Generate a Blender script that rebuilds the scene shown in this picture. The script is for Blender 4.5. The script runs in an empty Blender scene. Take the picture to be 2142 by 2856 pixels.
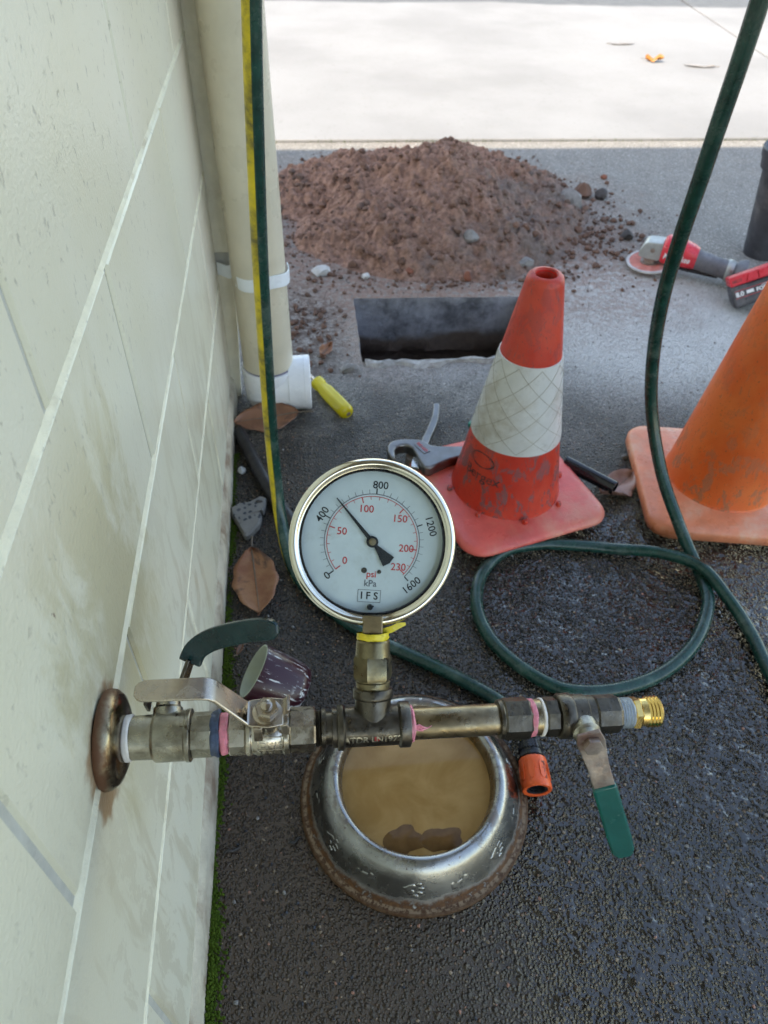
import bpy, bmesh, math, random
import numpy as np
from mathutils import Vector, Matrix
random.seed(7); rng = np.random.default_rng(7)
R_ = math.radians
sc = bpy.context.scene
COL = sc.collection

# ------------------------------------------------------------------ camera
cam = bpy.data.cameras.new('camera'); cam_o = bpy.data.objects.new('camera', cam); COL.objects.link(cam_o)
cam.sensor_fit = 'VERTICAL'; cam.sensor_height = 36.0; cam.lens = 25.68
cam.clip_start = 0.01; cam.clip_end = 3000
cam_o.matrix_world = Matrix(((0.99322, 0.05634, -0.10168, 0.147), (-0.11195, 0.69915, -0.70616, 0.0),
                             (0.03130, 0.71275, 0.70071, 0.945), (0, 0, 0, 1)))
cam.dof.use_dof = True; cam.dof.focus_distance = 0.62; cam.dof.aperture_fstop = 11.0
sc.camera = cam_o

# ------------------------------------------------------------------ world, sun, exposure
SUN_EL = R_(50.0); SUN_AZ = R_(234.0)          # behind and to the left, over the roof
w = bpy.data.worlds.new('World'); sc.world = w; w.use_nodes = True
nt = w.node_tree; nt.nodes.clear()
sky = nt.nodes.new('ShaderNodeTexSky'); sky.sky_type = 'NISHITA'; sky.sun_disc = False
sky.sun_elevation = SUN_EL; sky.sun_rotation = SUN_AZ; sky.air_density = 1.0; sky.dust_density = 1.0; sky.ozone_density = 1.0
bg = nt.nodes.new('ShaderNodeBackground'); bg.inputs[1].default_value = 0.13
wo = nt.nodes.new('ShaderNodeOutputWorld')
nt.links.new(sky.outputs[0], bg.inputs[0]); nt.links.new(bg.outputs[0], wo.inputs[0])
sun = bpy.data.lights.new('sun', 'SUN'); sun.energy = 2.0; sun.angle = R_(0.53); sun.color = (1.0, 0.975, 0.94)
sun_o = bpy.data.objects.new('sun', sun); COL.objects.link(sun_o)
sun_o.rotation_euler = Vector((math.sin(SUN_AZ)*math.cos(SUN_EL), math.cos(SUN_AZ)*math.cos(SUN_EL), math.sin(SUN_EL))).to_track_quat('Z', 'Y').to_euler()
vs = sc.view_settings
vs.view_transform = 'Standard'; vs.look = 'None'; vs.gamma = 1.0; vs.use_curve_mapping = False; vs.exposure = 2.32
vs.use_white_balance = True; vs.white_balance_temperature = 7900; vs.white_balance_tint = 9
sc.cycles.max_bounces = 6; sc.cycles.diffuse_bounces = 3; sc.cycles.glossy_bounces = 3; sc.cycles.adaptive_threshold = 0.016; sc.cycles.use_denoising = True; sc.cycles.caustics_reflective = False; sc.cycles.caustics_refractive = False

# ------------------------------------------------------------------ mesh helpers
class MB:
    def __init__(s): s.v = []; s.f = []
    def add(s, vs_, fs):
        o = len(s.v); s.v += [tuple(p) for p in vs_]; s.f += [tuple(i + o for i in f) for f in fs]; return s
    def box(s, a, b):
        x0, y0, z0 = a; x1, y1, z1 = b
        return s.add([(x0,y0,z0),(x1,y0,z0),(x1,y1,z0),(x0,y1,z0),(x0,y0,z1),(x1,y0,z1),(x1,y1,z1),(x0,y1,z1)],
                     [(3,2,1,0),(4,5,6,7),(0,1,5,4),(1,2,6,5),(2,3,7,6),(3,0,4,7)])
    def lathe(s, prof, seg=32, org=(0,0,0), axis='X', ph=0.0, close=False, caps=True):
        """prof = [(t along axis, radius)]; axis = letter or direction vector"""
        A = {'X': Vector((1,0,0)), 'Y': Vector((0,1,0)), 'Z': Vector((0,0,1))}.get(axis, None) if isinstance(axis, str) else Vector(axis).normalized()
        ref = Vector((0,0,1)) if abs(A.z) < 0.9 else Vector((1,0,0))
        U = ref.cross(A).normalized(); V = A.cross(U)
        o = Vector(org); vs_ = []; fs = []; n = len(prof)
        for t, r in prof:
            for k in range(seg):
                a = ph + 2*math.pi*k/seg
                vs_.append(o + A*t + (U*math.cos(a) + V*math.sin(a))*r)
        rows = n if close else n - 1
        for i in range(rows):
            j = (i+1) % n
            for k in range(seg):
                k2 = (k+1) % seg
                fs.append((i*seg+k, i*seg+k2, j*seg+k2, j*seg+k))
        if caps and not close:
            fs.append(tuple(range(seg-1, -1, -1))); fs.append(tuple(range((n-1)*seg, n*seg)))
        return s.add(vs_, fs)
    def hexa(s, t0, t1, r, org=(0,0,0), axis='X', ph=0.0, n=6, ch=0.0012):
        return s.lathe([(t0, r*0.93), (t0+ch, r), (t1-ch, r), (t1, r*0.93)], n, org, axis, ph)
    def prism(s, pts, z0, z1):
        n = len(pts)
        return s.add([(x,y,z0) for x,y in pts] + [(x,y,z1) for x,y in pts],
                     [tuple(range(n-1,-1,-1)), tuple(range(n,2*n))] + [(i,(i+1)%n,n+(i+1)%n,n+i) for i in range(n)])
    def tube(s, pts, rad, seg=12, caps=True):
        pts = [Vector(p) for p in pts]; n = len(pts); vs_ = []; fs = []
        N = None
        for i, p in enumerate(pts):
            T = (pts[min(i+1,n-1)] - pts[max(i-1,0)]).normalized()
            if N is None: N = T.orthogonal().normalized()
            N = (N - T*N.dot(T)).normalized(); B = T.cross(N)
            r = rad[i] if hasattr(rad, '__len__') else rad
            for k in range(seg):
                a = 2*math.pi*k/seg; vs_.append(p + (N*math.cos(a)+B*math.sin(a))*r)
        for i in range(n-1):
            for k in range(seg):
                k2 = (k+1) % seg; fs.append((i*seg+k, i*seg+k2, (i+1)*seg+k2, (i+1)*seg+k))
        if caps: fs.append(tuple(range(seg-1,-1,-1))); fs.append(tuple(range((n-1)*seg, n*seg)))
        return s.add(vs_, fs)
    def strip(s, path, wdir, width, thick):
        """flat bar swept along path; wdir = width direction; width/thick scalars or lists"""
        P = [Vector(p) for p in path]; n = len(P); W = Vector(wdir).normalized(); vs_ = []; fs = []
        for i, p in enumerate(P):
            T = (P[min(i+1,n-1)] - P[max(i-1,0)]).normalized()
            w_ = (W - T*W.dot(T)).normalized(); nn = T.cross(w_)
            wi = (width[i] if hasattr(width,'__len__') else width)/2; ti = (thick[i] if hasattr(thick,'__len__') else thick)/2
            vs_ += [p+w_*wi+nn*ti, p-w_*wi+nn*ti, p-w_*wi-nn*ti, p+w_*wi-nn*ti]
        for i in range(n-1):
            for k in range(4):
                k2 = (k+1)%4; fs.append((i*4+k, i*4+k2, (i+1)*4+k2, (i+1)*4+k))
        fs.append((3,2,1,0)); fs.append(tuple(range((n-1)*4, n*4)))
        return s.add(vs_, fs)
    def build(s, name, m, parent=None, smooth=35, bevel=0, seg=2, sub=0, loc=None, rot=None):
        me = bpy.data.meshes.new(name); me.from_pydata(s.v, [], s.f); me.update()
        return link(name, me, m, parent, smooth, bevel, seg, sub, loc, rot)

def link(name, me, m, parent=None, smooth=35, bevel=0, seg=2, sub=0, loc=None, rot=None):
    bm = bmesh.new(); bm.from_mesh(me); bmesh.ops.recalc_face_normals(bm, faces=bm.faces); bm.to_mesh(me); bm.free()
    if smooth:
        me.polygons.foreach_set('use_smooth', [True]*len(me.polygons)); me.set_sharp_from_angle(angle=R_(smooth))
    if m: me.materials.append(m)
    o = bpy.data.objects.new(name, me); COL.objects.link(o)
    if parent: o.parent = parent
    if loc: o.location = loc
    if rot: o.rotation_euler = rot
    if bevel:
        b = o.modifiers.new('bevel', 'BEVEL'); b.width = bevel; b.segments = seg; b.limit_method = 'ANGLE'; b.angle_limit = R_(40)
    if sub:
        b = o.modifiers.new('sub', 'SUBSURF'); b.levels = sub; b.render_levels = sub
    return o

def thing(name, label, cat, loc=(0,0,0), rot=(0,0,0), group=None):
    o = bpy.data.objects.new(name, None); COL.objects.link(o); o.empty_display_size = 0.05
    o.location = loc; o.rotation_euler = rot; return tag(o, label, cat, group)
def tag(o, label, cat, group=None):
    o['label'] = label; o['category'] = cat
    if group: o['group'] = group
    return o
def struct(o): o['kind'] = 'structure'; return o
def stuff(o, label=None, cat=None):
    o['kind'] = 'stuff'
    if label: o['label'] = label; o['category'] = cat
    return o

def catmull(P, n=8):
    P = [Vector(p) for p in P]; out = []
    for i in range(len(P)-1):
        p0 = P[max(i-1,0)]; p1 = P[i]; p2 = P[i+1]; p3 = P[min(i+2,len(P)-1)]
        for k in range(n):
            t = k/n
            out.append(0.5*((2*p1)+(p2-p0)*t+(2*p0-5*p1+4*p2-p3)*t*t+(3*p1-p0-3*p2+p3)*t**3))
    out.append(P[-1]); return out

def text_geo(s, size, extrude=0.0, align='CENTER', bold=0.0, shear=0.0):
    c = bpy.data.curves.new('txt', 'FONT'); c.body = s; c.size = size; c.extrude = extrude; c.align_x = align; c.align_y = 'CENTER'
    c.resolution_u = 3; c.offset = bold; c.shear = shear
    o = bpy.data.objects.new('txt', c); COL.objects.link(o)
    dg = bpy.context.evaluated_depsgraph_get(); me = bpy.data.meshes.new_from_object(o.evaluated_get(dg))
    vs_ = [v.co.copy() for v in me.vertices]; fs = [tuple(p.vertices) for p in me.polygons]
    bpy.data.objects.remove(o); bpy.data.curves.remove(c); bpy.data.meshes.remove(me)
    return vs_, fs

def vnoise(x, y, z=0.0, seed=0):
    """vectorised value noise"""
    x = np.asarray(x, float); y = np.asarray(y, float); z = np.asarray(z, float) + np.zeros_like(x)
    xi = np.floor(x).astype(np.int64); yi = np.floor(y).astype(np.int64); zi = np.floor(z).astype(np.int64)
    xf, yf, zf = x-xi, y-yi, z-zi
    s = lambda t: t*t*t*(t*(t*6-15)+10)
    u, v, w_ = s(xf), s(yf), s(zf)
    def h(a, b, c):
        n = (a*374761393 + b*668265263 + c*2147483647 + seed*1274126177) & 0xffffffff
        n = ((n ^ (n >> 13))*1274126177) & 0xffffffff
        return ((n ^ (n >> 16)) & 0xffff)/65535.0
    def L(a, b, t): return a+(b-a)*t
    return L(L(L(h(xi,yi,zi),h(xi+1,yi,zi),u),L(h(xi,yi+1,zi),h(xi+1,yi+1,zi),u),v),
             L(L(h(xi,yi,zi+1),h(xi+1,yi,zi+1),u),L(h(xi,yi+1,zi+1),h(xi+1,yi+1,zi+1),u),v),w_)
def fbm(x, y, z=0.0, o=4, seed=0):
    a = 0.5; t = 0; f = 1
    for i in range(o): t = t + a*(vnoise(x*f, y*f, np.asarray(z)*f, seed+i)-0.5); a *= 0.5; f *= 2.03
    return t

# ------------------------------------------------------------------ material helpers
class NT:
    def __init__(s, name):
        s.m = bpy.data.materials.new(name); s.m.use_nodes = True; s.t = s.m.node_tree; s.t.nodes.clear()
        s.out = s.t.nodes.new('ShaderNodeOutputMaterial'); s.b = s.t.nodes.new('ShaderNodeBsdfPrincipled')
        s.t.links.new(s.b.outputs[0], s.out.inputs[0]); s.tc = s.t.nodes.new('ShaderNodeTexCoord'); s.P = s.tc.outputs['Object']
    def put(s, sock, v):
        if isinstance(v, bpy.types.NodeSocket): s.t.links.new(v, sock)
        elif isinstance(v, (tuple, list)):
            sock.default_value = (*v, 1.0) if (len(v) == 3 and len(sock.default_value) == 4) else v
        else: sock.default_value = v
    def set(s, **kw):
        al = dict(col='Base Color', rough='Roughness', metal='Metallic', spec='Specular IOR Level', coat='Coat Weight', coatr='Coat Roughness',
                  trans='Transmission Weight', ior='IOR', normal='Normal', sub='Subsurface Weight', alpha='Alpha', sheen='Sheen Weight')
        for k, v in kw.items(): s.put(s.b.inputs[al[k]], v)
        return s
    def noise(s, scale, detail=3, rough=0.55, vec=None, dist=0.0, color=False):
        n = s.t.nodes.new('ShaderNodeTexNoise'); s.put(n.inputs['Vector'], vec or s.P); n.inputs['Scale'].default_value = scale
        n.inputs['Detail'].default_value = detail; n.inputs['Roughness'].default_value = rough; n.inputs['Distortion'].default_value = dist
        return n.outputs[1 if color else 0]
    def vor(s, scale, out='Distance', feat='F1', vec=None, rand=1.0, dist='EUCLIDEAN'):
        n = s.t.nodes.new('ShaderNodeTexVoronoi'); n.feature = feat; s.put(n.inputs['Vector'], vec or s.P)
        n.inputs['Scale'].default_value = scale; n.inputs['Randomness'].default_value = rand
        return n.outputs[out]
    def math(s, op, a, b=0.0, c=None, clamp=False):
        n = s.t.nodes.new('ShaderNodeMath'); n.operation = op; n.use_clamp = clamp; s.put(n.inputs[0], a); s.put(n.inputs[1], b)
        if c is not None: s.put(n.inputs[2], c)
        return n.outputs[0]
    def mapr(s, v, a, b, c=0.0, d=1.0, smooth=True):
        n = s.t.nodes.new('ShaderNodeMapRange'); n.interpolation_type = 'SMOOTHSTEP' if smooth else 'LINEAR'
        s.put(n.inputs[0], v)
        for i, q in enumerate((a, b, c, d)): s.put(n.inputs[i+1], q)
        return n.outputs[0]
    def ramp(s, fac, stops, const=False):
        n = s.t.nodes.new('ShaderNodeValToRGB'); cr = n.color_ramp; cr.interpolation = 'CONSTANT' if const else 'LINEAR'
        while len(cr.elements) < len(stops): cr.elements.new(0.5)
        for e, (p, c) in zip(cr.elements, stops): e.position = p; e.color = (*c, 1.0) if len(c) == 3 else c
        s.put(n.inputs[0], fac); return n.outputs[0]
    def mix(s, fac, a, b, mode='MIX'):
        n = s.t.nodes.new('ShaderNodeMix'); n.data_type = 'RGBA'; n.blend_type = mode; n.clamp_factor = True
        s.put(n.inputs[0], fac); s.put(n.inputs[6], a); s.put(n.inputs[7], b); return n.outputs[2]
    def mixf(s, fac, a, b):
        n = s.t.nodes.new('ShaderNodeMix'); n.data_type = 'FLOAT'; s.put(n.inputs[0], fac); s.put(n.inputs[2], a); s.put(n.inputs[3], b); return n.outputs[0]
    def bump(s, h, strength=1.0, dist=0.001, normal=None):
        n = s.t.nodes.new('ShaderNodeBump'); n.inputs['Strength'].default_value = strength; n.inputs['Distance'].default_value = dist
        s.put(n.inputs['Height'], h)
        if normal: s.put(n.inputs['Normal'], normal)
        return n.outputs[0]
    def xyz(s, vec=None):
        n = s.t.nodes.new('ShaderNodeSeparateXYZ'); s.put(n.inputs[0], vec or s.P); return n.outputs
    def scaled(s, v, vec=None):
        n = s.t.nodes.new('ShaderNodeVectorMath'); n.operation = 'MULTIPLY'; s.put(n.inputs[0], vec or s.P); n.inputs[1].default_value = v; return n.outputs[0]
    def warp(s, scale, amt, vec=None):
        c = s.noise(scale, 2, 0.5, vec, color=True); n = s.t.nodes.new('ShaderNodeVectorMath'); n.operation = 'MULTIPLY_ADD'
        s.put(n.inputs[0], c); n.inputs[1].default_value = (amt, amt, amt); s.put(n.inputs[2], vec or s.P); return n.outputs[0]

def simple(name, col, rough=0.5, metal=0.0, var=0.25, scale=60, dirt=None, dirt_amt=0.5, bump=0.0, bscale=300, spec=0.5, rvar=0.12, coat=0.0):
    """one paint / plastic / metal with blotchy tone, optional dirt colour and fine relief"""
    n = NT(name); a = n.noise(scale, 5, 0.6)
    c0 = tuple(max(0, x*(1-var)) for x in col); c1 = tuple(min(1, x*(1+var)) for x in col)
    c = n.ramp(a, [(0.3, c0), (0.7, c1)])
    if dirt:
        d = n.mapr(n.noise(scale*0.37, 6, 0.68, dist=0.3), 0.62-0.25*dirt_amt, 0.72, 0, min(1, dirt_amt*1.3)); c = n.mix(d, c, dirt)
    n.set(col=c, metal=metal, spec=spec, coat=coat, rough=n.mapr(n.noise(scale*1.7, 4), 0.3, 0.7, max(0.02, rough-rvar), rough+rvar))
    if bump: n.set(normal=n.bump(n.noise(bscale, 4, 0.6), 1.0, bump))
    return n.m

M = {}
# --- ground: exposed-aggregate concrete, wet near the camera and right, dry and dusty far away
def ground_mat():
    n = NT('exposed_aggregate'); X, Y, Z = n.xyz()
    wp = n.warp(70, 0.005)
    v1 = n.t.nodes.new('ShaderNodeTexVoronoi'); n.put(v1.inputs['Vector'], wp); v1.inputs['Scale'].default_value = 235; d1, c1 = v1.outputs[0], v1.outputs[1]
    v2 = n.t.nodes.new('ShaderNodeTexVoronoi'); n.put(v2.inputs['Vector'], wp); v2.inputs['Scale'].default_value = 120; d2, c2 = v2.outputs[0], v2.outputs[1]
    big = n.noise(2.2, 3, 0.6); mid = n.noise(11, 3, 0.6); fine = n.noise(520, 1, 0.6)
    x1 = n.xyz(c1); r1, q1 = x1[0], x1[1]; x2 = n.xyz(c2); r2, r3 = x2[0], x2[1]
    peb = n.mapr(d1, 0.20, 0.56, 1.0, 0.0)
    pebb = n.math('MULTIPLY', n.mapr(d2, 0.10, 0.46, 1.0, 0.0), n.mapr(r3, 0.62, 0.66))
    h = n.math('ADD', n.math('MULTIPLY', peb, n.mapr(q1, 0.0, 1.0, 0.35, 1.0, False)), n.math('MULTIPLY', pebb, 0.9))
    h = n.math('ADD', h, n.math('MULTIPLY', fine, 0.16))
    # wetness: a spill of its own shape
    wn = n.math('ADD', n.math('MULTIPLY', n.math('SUBTRACT', big, 0.5), 1.1), n.math('MULTIPLY', n.math('SUBTRACT', mid, 0.5), 0.7))
    wx = n.mapr(n.math('ADD', X, n.math('MULTIPLY', wn, 0.22)), 0.14, 0.66)
    wy = n.mapr(n.math('ADD', Y, n.math('MULTIPLY', wn, 0.25)), 1.10, 0.74)
    wet = n.math('MULTIPLY', wx, wy)
    dry = n.mapr(n.math('ADD', n.math('ADD', Y, n.math('MULTIPLY', wn, 0.50)), n.math('MULTIPLY', X, 0.10)), 1.10, 1.52)
    rip = n.noise(150, 1, 0.5); pat2 = n.noise(34, 2, 0.6)
    lvl = n.math('ADD', n.math('MULTIPLY', wet, 0.27), n.math('ADD', n.math('MULTIPLY', n.math('SUBTRACT', mid, 0.5), 0.8), n.math('MULTIPLY', n.math('SUBTRACT', pat2, 0.5), 1.3)))
    lvl = n.math('SUBTRACT', lvl, n.mapr(wet, 0.0, 0.5, 0.75, 0.0))
    water = n.mapr(n.math('SUBTRACT', lvl, h), -0.06, 0.04)
    wetc = n.ramp(r1, [(0.0, (0.018,0.018,0.020)), (0.35, (0.040,0.036,0.033)), (0.6, (0.085,0.068,0.052)), (0.8, (0.16,0.12,0.085)), (0.92, (0.34,0.27,0.20)), (0.985, (0.36,0.18,0.10))])
    wetb = n.ramp(r2, [(0.0, (0.020,0.023,0.030)), (0.6, (0.075,0.062,0.052)), (0.85, (0.30,0.24,0.18)), (1.0, (0.38,0.19,0.11))])
    sto = n.mix(pebb, wetc, wetb)
    matx = n.mix(n.mapr(mid, 0.35, 0.65), (0.046,0.035,0.025), (0.090,0.067,0.047))
    wetcol = n.mix(n.mapr(h, 0.20, 0.42), matx, sto)
    wetcol = n.mix(n.math('MULTIPLY', water, 0.35), wetcol, (0.026,0.022,0.018))
    brown = n.math('MULTIPLY', n.mapr(X, 0.55, 0.1), n.mapr(Y, 0.75, 0.35))
    wetcol = n.mix(n.math('MULTIPLY', brown, 0.62), wetcol, (0.135,0.082,0.048))
    dk = n.t.nodes.new('ShaderNodeHueSaturation'); n.put(dk.inputs['Value'], n.mapr(wet, 0.0, 0.6, 0.70, 0.44)); n.put(dk.inputs['Color'], wetcol); wetcol = dk.outputs[0]
    dryc = n.ramp(r1, [(0.0, (0.12,0.112,0.102)), (0.4, (0.22,0.205,0.187)), (0.75, (0.36,0.338,0.308)), (1.0, (0.66,0.62,0.57))])
    drycol = n.mix(n.mapr(h, 0.15, 0.45), n.mix(mid, (0.17,0.157,0.14), (0.30,0.28,0.25)), dryc)
    col = n.mix(dry, wetcol, drycol)
    # pale saw dust by the cut-out, red soil trodden in round the heap
    def blob(x, y, rx, ry, amp=0.5):
        ax = n.math('DIVIDE', n.math('SUBTRACT', X, x), rx); ay = n.math('DIVIDE', n.math('SUBTRACT', Y, y), ry)
        dd = n.math('SQRT', n.math('ADD', n.math('MULTIPLY', ax, ax), n.math('MULTIPLY', ay, ay)))
        return n.mapr(n.math('ADD', dd, n.math('MULTIPLY', wn, amp)), 1.15, 0.45)
    pat = n.noise(52, 4, 0.72)
    du = n.math('MULTIPLY', blob(1.00, 1.60, 0.42, 0.38), n.mapr(fine, 0.25, 0.6, 0.15, 0.85)); col = n.mix(du, col, (0.64,0.61,0.565))
    du2 = n.math('MULTIPLY', blob(0.36, 1.72, 0.36, 0.36), n.mapr(pat, 0.38, 0.58, 0.30, 0.9)); col = n.mix(du2, col, (0.42,0.345,0.285))
    du3 = n.math('MULTIPLY', blob(0.50, 1.40, 0.26, 0.055, 0.25), n.mapr(pat, 0.40, 0.56, 0.1, 0.7)); col = n.mix(du3, col, (0.34,0.32,0.30))
    soil = n.math('MULTIPLY', blob(0.56, 2.12, 0.76, 0.72, 0.7), n.mapr(pat, 0.36, 0.56, 0.15, 1.0)); col = n.mix(n.math('MULTIPLY', soil, 0.85), col, (0.26,0.150,0.108))
    soil2 = n.math('MULTIPLY', blob(0.14, 1.58, 0.14, 0.30, 0.6), n.mapr(pat, 0.42, 0.55)); col = n.mix(n.math('MULTIPLY', soil2, 0.8), col, (0.11,0.075,0.058))
    H = n.math('SMOOTH_MAX', h, lvl, 0.14)
    H = n.math('ADD', H, n.math('MULTIPLY', rip, n.mapr(wet, 0.1, 0.5, 0.0, 0.20)))
    H = n.math('MULTIPLY', H, n.mixf(dry, 1.0, 0.45))
    rough = n.mixf(water, n.mixf(dry, n.mapr(wet, 0, 0.5, 0.46, 0.17), 0.85), 0.05)
    n.set(col=col, rough=rough, spec=n.mixf(dry, n.mapr(wet, 0.0, 0.5, 0.5, 0.85), 0.3), normal=n.bump(H, 1.0, 0.0075))
    return n.m
M['ground'] = ground_mat()

def slab_mat():
    n = NT('pale_concrete'); X, Y, Z = n.xyz()
    a = n.noise(1.3, 5, 0.6); b = n.noise(14, 5, 0.65); f = n.noise(220, 3, 0.6)
    c = n.mix(n.mapr(a, 0.35, 0.65), (0.185,0.181,0.177), (0.225,0.221,0.217))
    c = n.mix(n.mapr(b, 0.55, 0.75, 0, 0.45), c, (0.20,0.19,0.175)); c = n.mix(n.mapr(n.noise(0.5, 4, 0.6), 0.42, 0.62, 0, 0.5), c, (0.245,0.242,0.24)); c = n.mix(n.mapr(n.noise(70, 4, 0.7), 0.58, 0.70, 0, 0.5), c, (0.13,0.122,0.112))
    sp = n.mapr(n.vor(7.0, vec=n.warp(30, 0.06)), 0.012, 0.05, 0.75, 0.0); c = n.mix(sp, c, (0.12,0.10,0.085))
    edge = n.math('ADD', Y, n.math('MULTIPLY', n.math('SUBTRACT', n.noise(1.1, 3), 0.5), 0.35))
    far_grey = n.mapr(edge, 5.46, 5.54)                        # a darker grey stretch of slab further off, with a wavy edge
    c = n.mix(far_grey, c, n.mix(n.mapr(b, 0.3, 0.7), (0.075,0.072,0.068), (0.10,0.096,0.09)))
    n.set(col=c, rough=n.mixf(far_grey, 0.8, 0.6), normal=n.bump(f, 0.6, 0.0008)); return n.m
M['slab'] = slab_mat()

def wall_mat():
    n = NT('cream_painted_block'); P = n.t.nodes.new('ShaderNodeNewGeometry').outputs['Position']; n.P = P; X, Y, Z = n.xyz()
    a = n.noise(3, 4, 0.6); g = n.noise(420, 2, 0.6); g2 = n.noise(260, 2, 0.55)
    c = n.mix(n.mapr(a, 0.3, 0.7), (0.74,0.695,0.525), (0.78,0.745,0.60))
    low = n.mapr(Z, 0.62, 0.22)
    # drips: narrow pale-brown runs below bed height
    st = n.noise(1.0, 3, 0.6, n.scaled((1.0, 34.0, 5.0), n.warp(7, 0.05)))
    c = n.mix(n.math('MULTIPLY', n.mapr(st, 0.54, 0.62), n.math('MULTIPLY', low, 0.42)), c, (0.50,0.42,0.28))
    pm = n.noise(13, 5, 0.72, n.scaled((1,1.6,0.8)), 0.4)
    c = n.mix(n.math('MULTIPLY', n.mapr(pm, 0.52, 0.56), n.math('MULTIPLY', low, 0.36)), c, (0.50,0.43,0.30))
    ol = n.math('MULTIPLY', n.mapr(n.math('ADD', n.math('ABSOLUTE', n.math('SUBTRACT', Y, 0.36)), n.math('MULTIPLY', n.math('SUBTRACT', pm, 0.5), 0.5)), 0.14, 0.02), n.mapr(n.math('ABSOLUTE', n.math('SUBTRACT', Z, 0.50)), 0.22, 0.06))
    c = n.mix(n.math('MULTIPLY', ol, 0.65), c, (0.50,0.43,0.24))
    spn = n.noise(150, 4, 0.75)
    sm = n.math('MULTIPLY', n.mapr(spn, 0.60, 0.65), n.math('MULTIPLY', n.mapr(Z, 0.17, 0.02), n.mapr(pm, 0.42, 0.56))); c = n.mix(n.math('MULTIPLY', sm, 0.85), c, (0.17,0.11,0.08))
    pk = n.math('MULTIPLY', n.mapr(Y, 1.0, 1.30), n.mapr(n.noise(6, 3, 0.6, n.scaled((1,3,0.6))), 0.35, 0.65, 0.25, 0.8)); c = n.mix(n.math('MULTIPLY', pk, 0.45), c, (0.62,0.48,0.40))
    # pinholes and grime specks in the block face, more of them higher up
    pits = n.mapr(n.noise(105, 3, 0.7, n.scaled((1,1,0.6))), 0.60, 0.67); hi = n.mapr(Z, 0.42, 0.80, 0.12, 1.0)
    c = n.mix(n.math('MULTIPLY', pits, n.math('MULTIPLY', hi, 0.50)), c, (0.33,0.30,0.25))
    # a few rusty chips
    ch = n.math('MULTIPLY', n.mapr(n.noise(34, 4, 0.75), 0.70, 0.73), n.mapr(n.math('ABSOLUTE', n.math('SUBTRACT', Y, 0.33)), 0.14, 0.05)); c = n.mix(n.math('MULTIPLY', ch, 0.8), c, (0.22,0.13,0.09))
    # rust halo round the flange
    ay = n.math('DIVIDE', n.math('SUBTRACT', Y, 0.262), 0.052); az = n.math('DIVIDE', n.math('SUBTRACT', Z, 0.468), 0.048)
    rr = n.math('SQRT', n.math('ADD', n.math('MULTIPLY', ay, ay), n.math('MULTIPLY', az, az)))
    ru = n.mapr(n.math('ADD', rr, n.math('MULTIPLY', n.math('SUBTRACT', n.noise(45, 3), 0.5), 1.1)), 1.0, 0.66); c = n.mix(n.math('MULTIPLY', ru, 0.8), c, (0.32,0.16,0.06))
    H = n.math('ADD', n.math('MULTIPLY', g, 0.55), n.math('MULTIPLY', g2, 0.7))
    H = n.math('SUBTRACT', H, n.math('MULTIPLY', pits, n.math('MULTIPLY', hi, 0.5)))
    n.set(col=c, rough=0.28, spec=0.5, normal=n.bump(H, 0.5, 0.0011)); return n.m
M['wall'] = wall_mat()
M['mortar'] = simple('painted_mortar', (0.72,0.67,0.50), 0.5, 0, 0.10, 40, (0.42,0.33,0.21), 0.45, 0.0008, 350)
M['mortar_core'] = simple('recessed_mortar', (0.50,0.49,0.43), 0.6, 0, 0.1, 60, None, 0, 0.0008, 300)
M['footing'] = simple('stained_footing_paint', (0.56,0.50,0.38), 0.6, 0, 0.18, 30, (0.22,0.14,0.09), 0.85, 0.0015, 240)
M['timber'] = simple('weathered_cream_timber', (0.80,0.75,0.62), 0.5, 0, 0.12, 18, (0.42,0.33,0.24), 0.35, 0.0008, 120)
M['soffit'] = simple('soffit_paint', (0.42,0.41,0.38), 0.7, 0, 0.1, 6)
M['render_wall'] = simple('house_render', (0.34,0.31,0.27), 0.8, 0, 0.1, 4, None, 0, 0.002, 60)
M['roofing'] = simple('roof_sheet', (0.22,0.20,0.19), 0.5, 0, 0.1, 4)
M['pvc_cream'] = simple('aged_cream_pvc', (0.62,0.56,0.43), 0.35, 0, 0.10, 9, (0.40,0.32,0.22), 0.35, 0.0003, 90)
M['pvc_white'] = simple('white_pvc', (0.80,0.81,0.83), 0.30, 0, 0.05, 20, (0.45,0.44,0.52), 0.22)
M['strap'] = simple('white_strap', (0.78,0.82,0.84), 0.35, 0, 0.06, 30)
M['hose'] = simple('green_hose_rubber', (0.008,0.045,0.034), 0.22, 0, 0.35, 45, (0.10,0.14,0.115), 0.45, 0.0003, 260)
M['stripe'] = simple('yellow_hose_stripe', (0.62,0.46,0.015), 0.42, 0, 0.15, 60, (0.05,0.045,0.02), 0.75)
M['blackplastic'] = simple('black_plastic', (0.014,0.014,0.016), 0.30, 0, 0.3, 80, (0.10,0.095,0.09), 0.25)
M['darkplastic'] = simple('scuffed_dark_plastic', (0.045,0.045,0.052), 0.45, 0, 0.35, 30, (0.16,0.15,0.15), 0.55)
M['orangeplastic'] = simple('orange_connector_plastic', (0.85,0.115,0.025), 0.35, 0, 0.06, 80)
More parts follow.
